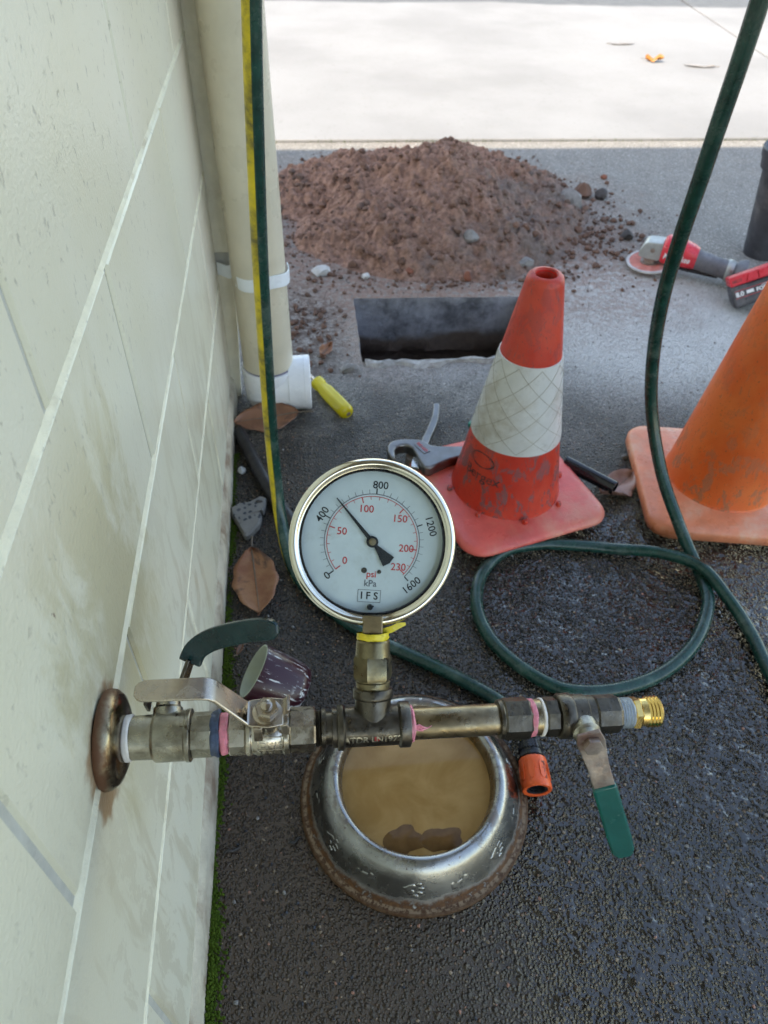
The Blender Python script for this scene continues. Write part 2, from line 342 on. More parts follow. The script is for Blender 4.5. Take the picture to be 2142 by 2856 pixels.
def scuffed(name, col, fade, scuff, z0, z1, rough=0.42):
    """moulded cone plastic: blotchy fade, tyre-dark scuffs that thicken towards the foot, fine scratches"""
    n = NT(name); X, Y, Z = n.xyz(); a = n.noise(9, 4, 0.6); c = n.mix(n.mapr(a, 0.35, 0.65), col, fade)
    sc1 = n.mapr(n.noise(44, 6, 0.74, n.scaled((1,1,0.55)), 0.3), 0.525, 0.565); dn = n.mapr(Z, z1, z0, 0.25, 0.85); c = n.mix(n.math('MULTIPLY', sc1, dn), c, scuff)
    scr = n.mapr(n.noise(1.0, 3, 0.6, n.scaled((160,160,22), n.warp(20, 0.02))), 0.64, 0.68); c = n.mix(n.math('MULTIPLY', scr, 0.5), c, scuff)
    spk = n.mapr(n.noise(240, 2, 0.6), 0.66, 0.70); c = n.mix(n.math('MULTIPLY', spk, 0.6), c, tuple(x*0.5 for x in scuff))
    n.set(col=c, rough=n.mixf(sc1, rough, rough+0.22), normal=n.bump(n.math('ADD', n.noise(160, 3), n.math('MULTIPLY', scr, -0.6)), 0.5, 0.0006)); return n.m
M['cone_red'] = scuffed('scuffed_red_cone', (0.52,0.030,0.014), (0.60,0.060,0.030), (0.17,0.080,0.080), 0.05, 0.30)
M['cone_base'] = simple('faded_cone_base', (0.72,0.115,0.09), 0.36, 0, 0.18, 14, (0.70,0.33,0.22), 0.60, 0.0006, 180)
M['cone_in'] = simple('cone_inner_red', (0.70,0.02,0.015), 0.4, 0, 0.1, 30)
M['cone_orange'] = scuffed('orange_cone_body', (0.66,0.100,0.014), (0.72,0.150,0.030), (0.34,0.13,0.06), 0.03, 0.22)
M['cone_obase'] = simple('faded_orange_cone_base', (0.74,0.24,0.12), 0.34, 0, 0.15, 25, (0.74,0.44,0.30), 0.65, 0.0007, 180)
M['collar'] = simple('dirty_white_collar', (0.58,0.57,0.54), 0.35, 0, 0.08, 25, (0.34,0.28,0.20), 0.60, 0.0002, 200)
M['collar_line'] = simple('collar_grid', (0.33,0.29,0.23), 0.5, 0, 0.15, 40)
M['print_black'] = simple('worn_black_print', (0.05,0.03,0.03), 0.5, 0, 0.4, 200, (0.42,0.05,0.03), 0.85)
M['chrome'] = simple('tarnished_nickel', (0.52,0.47,0.39), 0.26, 1.0, 0.25, 60, (0.15,0.115,0.075), 0.55, 0.0001, 500)
M['nickel'] = simple('dull_nickel', (0.40,0.37,0.30), 0.34, 1.0, 0.25, 70, (0.13,0.105,0.07), 0.55, 0.0002, 350)
M['steel'] = simple('stainless_lever', (0.50,0.43,0.35), 0.24, 1.0, 0.12, 40, (0.34,0.26,0.18), 0.25)
M['bezel'] = simple('polished_bezel', (0.80,0.76,0.64), 0.10, 1.0, 0.08, 60, (0.45,0.38,0.26), 0.22, rvar=0.06)
M['brass_old'] = simple('tarnished_brass', (0.28,0.215,0.13), 0.34, 1.0, 0.25, 60, (0.09,0.075,0.05), 0.55, 0.0002, 300)
M['brass_dull'] = simple('olive_brass', (0.20,0.165,0.095), 0.36, 1.0, 0.3, 60, (0.07,0.065,0.045), 0.55, 0.0002, 300)
M['bronze'] = simple('dark_bronze', (0.11,0.095,0.075), 0.36, 1.0, 0.35, 80, (0.24,0.19,0.12), 0.35, 0.0003, 300)
M['brass'] = simple('bright_brass', (0.85,0.58,0.20), 0.18, 1.0, 0.08, 80)
M['zinc'] = simple('zinc_thread_tape', (0.46,0.52,0.60), 0.35, 0.3, 0.12, 120)
M['rusty'] = simple('rusted_steel', (0.34,0.28,0.24), 0.5, 0.7, 0.3, 90, (0.20,0.075,0.05), 0.7, 0.0003, 300)
M['green_grip'] = simple('green_vinyl_grip', (0.004,0.105,0.088), 0.16, 0, 0.2, 40, (0.05,0.09,0.08), 0.2, 0.0002, 200)
M['green_dark'] = simple('dark_green_grip', (0.002,0.024,0.026), 0.20, 0, 0.35, 60, (0.03,0.03,0.028), 0.5, 0.0003, 220)
M['tape_pink'] = simple('pink_thread_tape', (0.80,0.24,0.30), 0.5, 0, 0.2, 160, (0.85,0.60,0.60), 0.5, 0.0005, 500)
M['tape_blue'] = simple('blue_thread_tape', (0.05,0.075,0.13), 0.5, 0, 0.5, 180, (0.015,0.015,0.02), 0.6, 0.0006, 400)
M['tape_white'] = simple('white_thread_tape', (0.80,0.74,0.68), 0.5, 0, 0.08, 160)
M['tape_yellow'] = simple('yellow_tape', (0.80,0.62,0.04), 0.4, 0, 0.2, 160, (0.85,0.78,0.42), 0.4, 0.0003, 400)
M['dial'] = simple('dial_face', (0.62,0.67,0.68), 0.45, 0, 0.05, 60, (0.36,0.37,0.31), 0.34)
M['ink'] = simple('black_dial_ink', (0.010,0.012,0.014), 0.5, 0, 0.2, 300)
M['inkgrey'] = simple('grey_dial_ink', (0.15,0.16,0.18), 0.5, 0, 0.2, 300)
M['inkred'] = simple('red_dial_ink', (0.62,0.06,0.06), 0.5, 0, 0.15, 300)
M['maroon'] = simple('scratched_maroon_paint', (0.055,0.008,0.016), 0.28, 0, 0.3, 40)
M['pipe_inner'] = simple('pale_green_pipe_bore', (0.44,0.47,0.38), 0.45, 0, 0.12, 30, (0.30,0.31,0.16), 0.4)
M['red_tool'] = simple('red_tool_plastic', (0.62,0.03,0.045), 0.35, 0, 0.12, 40, (0.45,0.25,0.25), 0.25)
M['tool_grey'] = simple('dusty_grey_rubber', (0.13,0.13,0.14), 0.6, 0, 0.2, 60, (0.26,0.26,0.27), 0.4)
M['gearcase'] = simple('cast_gear_case', (0.40,0.41,0.39), 0.45, 0.6, 0.12, 60, (0.28,0.27,0.25), 0.3, 0.0004, 300)
M['disc'] = simple('cutting_disc', (0.52,0.16,0.12), 0.7, 0, 0.25, 60, (0.60,0.50,0.48), 0.5)
M['disc_rim'] = simple('dusty_disc_rim', (0.50,0.47,0.45), 0.8, 0, 0.2, 60)
M['white_print'] = simple('white_print', (0.75,0.74,0.73), 0.5, 0, 0.05, 100)
M['cutter_alu'] = simple('cast_aluminium_tool', (0.22,0.212,0.205), 0.42, 1.0, 0.15, 30, (0.12,0.105,0.095), 0.5)
M['blade'] = simple('cutter_blade', (0.62,0.60,0.56), 0.25, 1.0, 0.1, 80)
M['patch_brown'] = simple('dark_brown_patch', (0.150,0.074,0.026), 0.10, 0, 0.3, 50, None, 0, 0, 300, 0.2)
M['twig'] = simple('dark_twig', (0.03,0.024,0.02), 0.6, 0, 0.3, 80)
M['petiole'] = simple('leaf_stalk', (0.16,0.12,0.085), 0.5, 0, 0.2, 80)
M['flap'] = M['tape_yellow']

def clear_yellow():
    n = NT('amber_acetate_handle'); n.set(col=(0.95,0.74,0.02), rough=0.08, trans=0.35, ior=1.47, spec=0.8); return n.m
M['acetate'] = clear_yellow()
def glass_mat():
    n = NT('gauge_glass'); t = n.t
    tr = t.nodes.new('ShaderNodeBsdfTransparent'); gl = t.nodes.new('ShaderNodeBsdfGlossy'); gl.inputs['Roughness'].default_value = 0.03
    fr = t.nodes.new('ShaderNodeFresnel'); fr.inputs[0].default_value = 1.38; mx = t.nodes.new('ShaderNodeMixShader')
    tr.inputs[0].default_value = (0.93,0.97,0.97,1)
    t.links.new(fr.outputs[0], mx.inputs[0]); t.links.new(tr.outputs[0], mx.inputs[1]); t.links.new(gl.outputs[0], mx.inputs[2]); t.links.new(mx.outputs[0], n.out.inputs[0])
    return n.m
M['glass'] = glass_mat()
def water_mat():
    n = NT('muddy_water'); a = n.noise(16, 4, 0.6, dist=0.6)
    n.set(col=n.mix(n.mapr(a, 0.3, 0.7), (0.31,0.165,0.052), (0.43,0.250,0.095)), rough=0.03, spec=0.25, normal=n.bump(n.noise(6, 1), 0.05, 0.001)); return n.m
M['water'] = water_mat()
def bowl_mat():
    n = NT('worn_stainless_bowl'); X, Y, Z = n.xyz()
    st = n.noise(30, 3, 0.65); r = n.math('SQRT', n.math('ADD', n.math('MULTIPLY', X, X), n.math('MULTIPLY', Y, Y)))
    ns = n.noise(42, 4, 0.7); sp = n.noise(150, 3, 0.7); rw = n.math('ADD', r, n.math('MULTIPLY', n.math('SUBTRACT', ns, 0.5), 0.012))
    c = n.mix(n.mapr(st, 0.3, 0.7), (0.29,0.285,0.268), (0.39,0.385,0.365))
    band = n.math('MULTIPLY', n.mapr(rw, 0.1335, 0.1385), n.mapr(sp, 0.25, 0.45))          # brown tide mark at the foot of the slope
    foot = n.mapr(r, 0.1410, 0.1425)
    crest = n.math('MULTIPLY', n.mapr(n.math('ABSOLUTE', n.math('SUBTRACT', r, 0.105)), 0.012, 0.0), n.mapr(ns, 0.52, 0.62))
    inside = n.math('MULTIPLY', n.mapr(r, 0.103, 0.097), n.mapr(ns, 0.46, 0.60, 0.1, 0.7))
    spots = n.mapr(sp, 0.66, 0.70)
    rs = n.math('MAXIMUM', n.math('MAXIMUM', band, n.math('MULTIPLY', spots, 0.55)), n.math('MULTIPLY', crest, 0.6))
    rust = n.mix(n.mapr(sp, 0.3, 0.7), (0.045,0.016,0.005), (0.13,0.055,0.018))
    c = n.mix(rs, c, rust); c = n.mix(inside, c, (0.20,0.125,0.05))
    tan = n.mix(n.mapr(sp, 0.40, 0.58), (0.07,0.030,0.012), (0.24,0.165,0.105)); edge = n.mapr(r, 0.1455, 0.1475)
    c = n.mix(foot, c, n.mix(n.math('MULTIPLY', edge, 0.8), tan, (0.075,0.032,0.012)))
    rs2 = n.math('MAXIMUM', rs, foot)
    n.set(col=c, metal=n.mixf(rs2, 1.0, 0.0), spec=0.3, rough=n.mixf(rs2, n.mapr(st, 0.3, 0.7, 0.20, 0.32), 0.6), normal=n.bump(n.math('ADD', n.noise(160, 2), n.math('MULTIPLY', rs2, n.math('MULTIPLY', sp, 2.0))), 0.25, 0.0006)); return n.m
M['bowl'] = bowl_mat()
def soil_mat():
    n = NT('red_brown_soil'); X, Y, Z = n.xyz()
    a = n.noise(7, 5, 0.65); b = n.noise(60, 5, 0.7)
    c = n.mix(n.mapr(b, 0.3, 0.7), (0.195,0.108,0.077), (0.40,0.235,0.172))
    g = n.mapr(n.math('ADD', n.math('ADD', n.math('MULTIPLY', X, 0.9), n.math('MULTIPLY', Y, -0.55)), n.math('MULTIPLY', n.math('SUBTRACT', a, 0.5), 1.3)), -0.60, -0.20)
    c = n.mix(n.math('MULTIPLY', g, 0.75), c, n.mix(b, (0.105,0.086,0.076), (0.25,0.215,0.195)))
    c = n.mix(n.mapr(n.vor(38, vec=n.warp(60,0.02)), 0.10, 0.05, 0, 0.5), c, (0.36,0.31,0.27))
    n.set(col=c, rough=0.95, spec=0.15, normal=n.bump(n.math('ADD', n.noise(190, 5, 0.7), n.math('MULTIPLY', n.vor(120), 0.5)), 0.9, 0.006)); return n.m
M['soil'] = soil_mat()
M['clod'] = simple('soil_clod', (0.17,0.098,0.072), 0.95, 0, 0.35, 9, (0.12,0.10,0.09), 0.6, 0.003, 150, 0.15)
M['rock_grey'] = simple('grey_rubble', (0.24,0.225,0.21), 0.9, 0, 0.25, 50, (0.15,0.10,0.08), 0.35, 0.002, 200, 0.2)
M['rock_white'] = simple('pale_rubble', (0.52,0.51,0.49), 0.9, 0, 0.15, 60, (0.30,0.24,0.20), 0.3, 0.002, 200, 0.2)
M['chip_tan'] = simple('wet_tan_stone', (0.24,0.175,0.115), 0.25, 0, 0.4, 25)
M['chip_pink'] = simple('wet_pink_stone', (0.30,0.145,0.095), 0.25, 0, 0.35, 25)
M['chip_black'] = simple('wet_black_stone', (0.018,0.019,0.024), 0.12, 0, 0.4, 25)
M['lip'] = simple('broken_edge_concrete', (0.38,0.36,0.335), 0.9, 0, 0.3, 70, (0.20,0.17,0.15), 0.6, 0.003, 180, 0.2)
M['rock_red'] = simple('red_clay_lump', (0.22,0.085,0.055), 0.9, 0, 0.2, 60, None, 0, 0.002, 200, 0.2)
M['rock_dark'] = simple('dark_lump', (0.075,0.068,0.065), 0.9, 0, 0.3, 60, (0.2,0.17,0.15), 0.4, 0.003, 160, 0.2)
def chunk_mat():
    n = NT('broken_concrete'); d = n.vor(110, vec=n.warp(60, 0.006)); c1 = n.xyz(n.vor(110, 'Color', vec=n.warp(60, 0.006)))[0]
    c = n.mix(n.noise(40, 5), (0.15,0.14,0.13), (0.25,0.235,0.215)); c = n.mix(n.math('MULTIPLY', n.mapr(d, 0.42, 0.30), n.mapr(c1, 0.62, 0.66)), c, (0.045,0.05,0.06))
    n.set(col=c, rough=0.85, normal=n.bump(n.noise(260, 5, 0.7), 0.8, 0.002)); return n.m
M['chunk'] = chunk_mat()
def hole_mat():
    n = NT('cut_hole_side'); X, Y, Z = n.xyz(); a = n.noise(9, 5, 0.65); b = n.noise(55, 5, 0.7)
    zz = n.math('ADD', Z, n.math('MULTIPLY', n.math('SUBTRACT', n.noise(6, 4), 0.5), 0.10))
    conc = n.mix(n.mapr(a, 0.35, 0.65), (0.075,0.076,0.085), (0.34,0.34,0.37)); so = n.mix(b, (0.06,0.046,0.04), (0.20,0.145,0.115))
    c = n.mix(n.mapr(zz, -0.125, -0.10), so, conc)
    n.set(col=c, rough=n.mapr(zz, -0.18, -0.15, 0.95, 0.55), normal=n.bump(b, 0.8, 0.006)); return n.m
M['hole'] = hole_mat()
def leaf_mat(name, c0, c1, c2):
    n = NT(name); X, Y, Z = n.xyz(); a = n.noise(22, 5, 0.65); b = n.noise(90, 4)
    c = n.mix(n.mapr(a, 0.35, 0.62), c0, c1); c = n.mix(n.mapr(n.noise(11, 5, 0.7, dist=0.5), 0.52, 0.62), c, c2)
    c = n.mix(n.mapr(n.noise(300, 3, 0.7), 0.62, 0.7, 0, 0.5), c, tuple(x*0.35 for x in c0))
    n.set(col=c, rough=0.42, normal=n.bump(n.math('ADD', b, n.noise(340, 3)), 0.5, 0.0006)); return n.m
M['leaf_a'] = leaf_mat('brown_leaf', (0.17,0.070,0.035), (0.26,0.115,0.06), (0.12,0.05,0.03))
M['leaf_b'] = leaf_mat('russet_leaf', (0.22,0.075,0.030), (0.33,0.145,0.065), (0.10,0.04,0.022))
M['leaf_c'] = leaf_mat('pinkish_dead_leaf', (0.30,0.15,0.11), (0.44,0.26,0.20), (0.16,0.08,0.06))
M['leaf_d'] = leaf_mat('orange_leaf', (0.34,0.12,0.02), (0.42,0.18,0.035), (0.20,0.07,0.02))
M['leaf_e'] = leaf_mat('pale_leaf', (0.21,0.19,0.17), (0.25,0.235,0.22), (0.17,0.14,0.12))
def moss_mat():
    n = NT('moss'); n.set(col=n.mix(n.noise(60, 4), (0.022,0.045,0.006), (0.085,0.13,0.016)), rough=0.9, spec=0.1); return n.m
M['moss'] = moss_mat()
def scratch_mat():
    n = NT('scratched_maroon_pipe'); a = n.noise(1.0, 5, 0.7, n.scaled((30, 260, 260), n.warp(15, 0.006)))
    b = n.noise(38, 6, 0.7); X, Y, Z = n.xyz(); up = n.mapr(Z, 0.006, 0.03)
    s = n.math('MAXIMUM', n.math('MULTIPLY', n.mapr(a, 0.60, 0.63), up), n.mapr(b, 0.665, 0.68)); s = n.math('MAXIMUM', s, n.math('MULTIPLY', n.mapr(X, 0.045, 0.062), n.mapr(b, 0.52, 0.56)))
    n.set(col=n.mix(s, (0.034,0.005,0.011), (0.72,0.72,0.71)), rough=0.28, normal=n.bump(s, -0.5, 0.0004)); return n.m
M['maroon'] = scratch_mat()

# ================================================================== THE SETTING
# ---- near ground: one sheet with the rectangular cut-out
def jitter_line(a, b, n, amp, seed):
    out = []
    for i in range(n):
        t = i/n; p = Vector(a).lerp(Vector(b), t); d = (Vector(b)-Vector(a)).normalized(); q = Vector((-d.y, d.x))
        out.append(p + q*(float(fbm(np.array([t*9.0+seed]), np.array([seed*3.1]), 0, 4, seed)[0])*amp*2 if 0 < i else 0))
    return out
HOLE = jitter_line((0.289,1.452),(0.735,1.440),30,0.017,3) + jitter_line((0.735,1.440),(0.742,1.738),16,0.004,5) \
     + jitter_line((0.742,1.738),(0.293,1.752),26,0.004,7) + jitter_line((0.293,1.752),(0.289,1.452),16,0.004,9)
def make_ground():
    bm = bmesh.new()
    out = [(-14,-14),(16,-14),(16,2.945),(-14,2.945)]
    ov = [bm.verts.new((x,y,0)) for x,y in out]; hv = [bm.verts.new((p.x,p.y,0)) for p in HOLE]
    es = [bm.edges.new((L[i], L[(i+1)%len(L)])) for L in (ov,hv) for i in range(len(L))]
    bmesh.ops.triangle_fill(bm, edges=es, use_beauty=True)
    # drop any triangle that landed inside the cut-out
    bad = [f for f in bm.faces if 0.30 < f.calc_center_median().x < 0.73 and 1.46 < f.calc_center_median().y < 1.73 and all(v in hv for v in f.verts)]
    bmesh.ops.delete(bm, geom=bad, context='FACES_ONLY')
    me = bpy.data.meshes.new('ground'); bm.to_mesh(me); bm.free()
    for p in me.polygons:
        if p.normal.z < 0: p.flip()
    return struct(link('ground', me, M['ground'], smooth=0))
GROUND = make_ground()
def make_hole():
    mb = MB(); n = len(HOLE); zs = [0.0,-0.006,-0.02,-0.05,-0.09,-0.13,-0.16,-0.175,-0.2,-0.24,-0.28,-0.32]
    c = Vector((0.515,1.595)); vs_ = []
    for j, z in enumerate(zs):
        for i, p in enumerate(HOLE):
            d = (p-c).normalized(); off = 0.0
            if j >= 2: off = 0.024*float(fbm(np.array([p.x*14]), np.array([p.y*14]), np.array([z*14.0]), 4, 21)[0])
            if z <= -0.175: off += 0.03+0.03*float(fbm(np.array([p.x*20]), np.array([p.y*20]), np.array([z*20.0]), 4, 33)[0])
            if j == 0: off = 0.0
            q = p + d*off; vs_.append((q.x, q.y, z))
    fs = [(j*n+i, j*n+(i+1)%n, (j+1)*n+(i+1)%n, (j+1)*n+i) for j in range(len(zs)-1) for i in range(n)]
    fs.append(tuple((len(zs)-1)*n+i for i in range(n)))
    mb.add(vs_, fs); o = mb.build('excavated_hole', M['hole'], smooth=60); return struct(o)
make_hole()
# front lip of the cut: broken pale edge
def lip():
    mb = MB(); pts = []
    N = 46; rows = 4
    for i in range(N+1):
        t = i/N; x = 0.295+0.44*t
        ynear = 1.444 - 0.006 - 0.050*max(0.12, 1.1-t*1.2)*float(vnoise(np.array([x*24]), np.array([3.0]), 0, 5)[0])
        for j in range(rows):
            s = j/(rows-1); y = ynear*(1-s) + (1.4505-0.012*t)*s
            z = 0.004+0.010*math.sin(math.pi*min(1, s*1.0)*0.9)*float(vnoise(np.array([x*60]), np.array([s*4]), 0, 8)[0]) - (0.03 if s == 1 else 0)
            if s == 0: z = -0.001
            pts.append((x, y+ (0.004*float(vnoise(np.array([x*80]), np.array([1.0]), 0, 2)[0]) if s > .5 else 0), z))
    mb.add(pts, [(i*rows+j, (i+1)*rows+j, (i+1)*rows+j+1, i*rows+j+1) for i in range(N) for j in range(rows-1)])
    return mb.build('broken_edge', M['lip'], GROUND, smooth=30)
lip()
# ---- far slab, two pours with a joint between
def slab_piece(pts, name):
    mb = MB(); mb.prism(pts, -0.10, 0.010); return struct(mb.build(name, M['slab'], smooth=0, bevel=0.004))
jx = lambda y: 2.705 + (y-4.194)*(2.861-2.705)/(5.773-4.194)
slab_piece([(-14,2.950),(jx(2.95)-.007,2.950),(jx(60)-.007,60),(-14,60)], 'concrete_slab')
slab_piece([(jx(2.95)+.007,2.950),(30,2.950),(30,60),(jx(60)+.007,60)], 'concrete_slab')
def terrain():
    # far ground out to the horizon, with a gap where the sheet and slab lie
    mb = MB(); A = 600
    for (x0,y0,x1,y1) in ((-A,-A,A,-13.9),(-A,59.9,A,A),(-A,-13.9,-13.9,59.9),(29.9,-13.9,A,59.9),(15.9,-13.9,29.9,2.96)):
        mb.add([(x0,y0,-0.05),(x1,y0,-0.05),(x1,y1,-0.05),(x0,y1,-0.05)], [(0,1,2,3)])
    return struct(mb.build('terrain', simple('far_ground', (0.16,0.15,0.11), 0.9, 0, 0.2, 0.3), smooth=0))
terrain()

# ---- block wall
WALL_END = 1.330
wall = thing('block_wall', 'cream painted concrete block wall with pale mortar lines along the left', 'wall')
mb = MB(); mb.box((-0.19,-1.6,0.0),(-0.0030,WALL_END-0.004,2.40)); mb.build('mortar_core', M['mortar_core'], wall, smooth=0)
PITCH = 0.2055
def block_mesh(L, H):
    mb = MB(); b = 0.0026; d = 0.03
    v = [(-d,-L/2,-H/2),(-d,L/2,-H/2),(-d,L/2,H/2),(-d,-L/2,H/2),
         (-b,-L/2,-H/2),(-b,L/2,-H/2),(-b,L/2,H/2),(-b,-L/2,H/2),
         (0,-L/2+b,-H/2+b),(0,L/2-b,-H/2+b),(0,L/2-b,H/2-b),(0,-L/2+b,H/2-b)]
    f = [(0,1,5,4),(1,2,6,5),(2,3,7,6),(3,0,4,7),(4,5,9,8),(5,6,10,9),(6,7,11,10),(7,4,8,11),(8,9,10,11)]
    me = bpy.data.meshes.new('block'); me.from_pydata(v, [], f); me.update(); me.materials.append(M['wall']); return me
meshes = {}
zj = [0.268 + PITCH*i for i in range(-1, 11)]
for ci in range(len(zj)-1):
    z0, z1 = zj[ci], zj[ci+1]; off = 0.362 if ci % 2 == 1 else 0.562
    y = off - 0.4*6
    while y < WALL_END:
        ya, yb = max(y+0.0034, -1.6), min(y+0.4-0.0034, WALL_END)
        if yb - ya > 0.03:
            L = round(yb-ya, 3); key = L
            if key not in meshes: meshes[key] = block_mesh(L, z1-z0-0.0065)
            o = bpy.data.objects.new('block', meshes[key]); COL.objects.link(o); o.parent = wall
            o.location = (random.uniform(-0.0008, 0.0006), (ya+yb)/2, (z0+z1)/2)
        y += 0.4
for z in zj[1:]:
    mb = MB(); N = 150
    for i in range(N):
        a = -1.6 + (WALL_END+1.6)*i/N; b_ = -1.6 + (WALL_END+1.6)*(i+1)/N
        for q, yy in ((0,a),(1,b_)): pass
        wob = lambda q: 0.0026*(float(vnoise(np.array([q*17.0]), np.array([z*31.0]), 0, 77)[0])-0.5)+0.0012*(float(vnoise(np.array([q*60.0]), np.array([z*31.0]), 0, 78)[0])-0.5)
        w0 = wob(a); w1 = wob(b_)
        mb.add([(-0.0034,a,z+0.0028+w0),(-0.0034,b_,z+0.0028+w1),(0.0002,b_,z-0.0022+w1),(0.0002,a,z-0.0022+w0),(-0.003,b_,z-0.0044),(-0.003,a,z-0.0044)],
               [(0,1,2,3),(3,2,4,5)])
    mb.build('bed_joint', M['mortar'], wall, smooth=50)
mb = MB(); N = 90
for i in range(N):
    a = -1.6 + (WALL_END+1.6)*i/N; b_ = -1.6+(WALL_END+1.6)*(i+1)/N
    fx = lambda yy: 0.004+0.004*float(vnoise(np.array([yy*9]), np.array([1.0]), 0, 3)[0])
    mb.add([(-0.004,a,0.0575),(-0.004,b_,0.0575),(fx(b_)*0.6,b_,0.046),(fx(a)*0.6,a,0.046),(fx(b_),b_,-0.004),(fx(a),a,-0.004)], [(0,1,2,3),(3,2,4,5)])
mb.build('footing', M['footing'], wall, smooth=50)

# ---- unseen building: flat roof over the wall, sized to shade the yard
EY = 2.872 - 2.62*math.cos(SUN_EL)/math.sin(SUN_EL)*(-math.cos(SUN_AZ))     # roof end whose shadow ends at the joint
eave = thing('flat_roof', 'flat roof and soffit above the block wall, unseen and sized to shade the yard', 'roof')
mb = MB(); mb.box((-6.0,-6.0,2.401),(1.07,EY-0.03,2.43)); mb.build('soffit', M['soffit'], eave, smooth=0)
mb = MB(); mb.box((1.072,-6.0,2.38),(1.10,EY-0.03,2.60)); mb.box((-6.0,EY-0.028,2.38),(1.10,EY,2.62)); mb.build('fascia', M['timber'], eave, smooth=0)
mb = MB(); mb.box((-6.0,-6.0,2.431),(1.071,EY-0.029,2.615)); mb.build('roof_deck', M['roofing'], eave, smooth=0)
mb = MB(); mb.box((-6.0,-6.0,0.0),(-0.0002,-1.602,2.40)); mb.build('wall_return', M['render_wall'], eave, smooth=0)

# ---- corner timber and downpipe
bat = thing('corner_batten', 'narrow cream timber strip on the wall corner beside the downpipe', 'trim', (0,0,0))
mb = MB(); mb.box((-0.012,1.3305,0.327),(0.0265,1.352,2.40)); mb.build('upper_strip', M['timber'], bat, bevel=0.002)
mb = MB()
mb.strip([(0.006,1.342,0.298),(0.006,1.342,0.18),(0.004,1.342,0.10),(0.001,1.342,0.002)], (1,0,0), [0.040,0.038,0.034,0.028], 0.021); mb.build('lower_strip', M['timber'], bat, bevel=0.002)
mb = MB(); mb.box((-0.008,1.332,0.2975),(0.024,1.350,0.3275)); mb.build('spacer_block', M['soffit'], bat, bevel=0.001)

PX, PY = 0.0820, 1.302
dp = thing('downpipe', 'cream drainpipe with white outlet fitting at its foot by the wall corner', 'drainpipe', (PX,PY,0)); dp.scale = (0.945,0.945,0.945)
mb = MB(); mb.lathe([(0.075,0.0535),(2.538,0.0535)], 48, axis='Z', caps=False); mb.build('pipe', M['pvc_cream'], dp).rotation_euler = (0, R_(-0.7), 0)
mb = MB(); mb.lathe([(0.004,0.040),(0.012,0.050),(0.03,0.0565),(0.05,0.0575),(0.085,0.0590),(0.103,0.0595),(0.1075,0.0588),(0.108,0.0535)], 48, axis='Z', caps=False)
fit = mb.build('outlet_fitting', M['pvc_white'], dp)
mb = MB(); mb.lathe([(-0.01,0.0535),(0.040,0.0560),(0.0405,0.0585),(0.074,0.0592),(0.0745,0.0600),(0.086,0.0600),(0.0865,0.0585),(0.088,0.0570),(0.088,0.0)], 48, org=(0,-0.006,0.0605), axis='X', caps=False)
mb.build('side_socket', M['pvc_white'], fit)
mb = MB(); mb.lathe([(0.107,0.0538),(0.1085,0.0552),(0.1105,0.0545),(0.112,0.0536)], 48, axis='Z', caps=False); mb.build('glue_line', simple('purple_primer', (0.16,0.15,0.20), 0.5), fit)
# strap: loops round the pipe front and is nailed on the wall side
pts = []
for k in range(19):
    a = R_(20 - 200*k/18); pts.append((0.0555*math.cos(a), 0.0555*math.sin(a), 0.318 - 0.004*math.sin(k*0.6)))
pts += [(-0.0640,0.004,0.318),(-0.080,0.020,0.318),(-0.0855,0.022,0.318)]
mb = MB(); mb.strip(pts, (0,0,1), 0.026, 0.0022); mb.build('strap', M['strap'], dp, smooth=50, bevel=0.0006)

# ---- hole / soil heap
def heap():
    nx, ny = 280, 250; x = np.linspace(-0.02,1.34,nx); y = np.linspace(1.70,3.02,ny); X, Y = np.meshgrid(x, y)
    wx_ = fbm(X*4, Y*4, 0, 3, 4)*0.16; wy_ = fbm(X*4+9, Y*4, 0, 3, 5)*0.16
    dx = (X+wx_-0.60); dy = (Y+wy_-2.30)
    rx = np.where(dx < 0, 0.50, 0.45); ry = np.where(dy < 0, 0.48, 0.52)
    r = np.sqrt((dx/rx)**2+(dy/ry)**2)
    h = 0.205*np.clip(1-r, 0, 1)**0.92
    h *= np.where(r > 0.85, np.clip((1.0-r)/0.15, 0, 1)*0.5+0.5, 1)
    h -= 0.014*np.exp(-(r/0.10)**2)                      # blunt crown
    sh = 0.13*np.clip(1-np.sqrt(((X-0.36)/0.30)**2+((Y-2.46)/0.32)**2), 0, 1); h = np.maximum(h, sh)
    sh = 0.10*np.clip(1-np.sqrt(((X-0.86)/0.26)**2+((Y-2.36)/0.30)**2), 0, 1); h = np.maximum(h, sh)
    m = np.clip(h/0.02, 0, 1)
    h += m*(fbm(X*9, Y*9, 0, 5, 11)*0.06 + np.abs(fbm(X*26, Y*26, 0, 4, 12))*0.038 + fbm(X*85, Y*85, 0, 3, 13)*0.022)
    cl = np.clip(vnoise(X*34, Y*34, 0, 14)-0.66, 0, 1); h += m*cl*0.040; cl = np.clip(vnoise(X*62, Y*62, 0, 15)-0.68, 0, 1); h += m*cl*0.022
    h = np.where(m <= 0, -0.01, h-0.003)
    vs_ = np.stack([X, Y, h], -1).reshape(-1, 3)
    k = h.reshape(-1) > -0.009
    fs = []
    for j in range(ny-1):
        for i in range(nx-1):
            a = j*nx+i
            if k[a] or k[a+1] or k[a+nx] or k[a+nx+1]: fs.append((a, a+1, a+nx+1, a+nx))
    used = sorted({i for f in fs for i in f}); mp = {u: i for i, u in enumerate(used)}
    mb = MB(); mb.add([tuple(vs_[u]) for u in used], [tuple(mp[i] for i in f) for f in fs])
    o = mb.build('soil_heap', M['soil'], smooth=70); tag(o, 'heap of red brown dug soil behind the rectangular hole', 'soil heap'); return (x, y, h)
HX, HY, HH = heap()
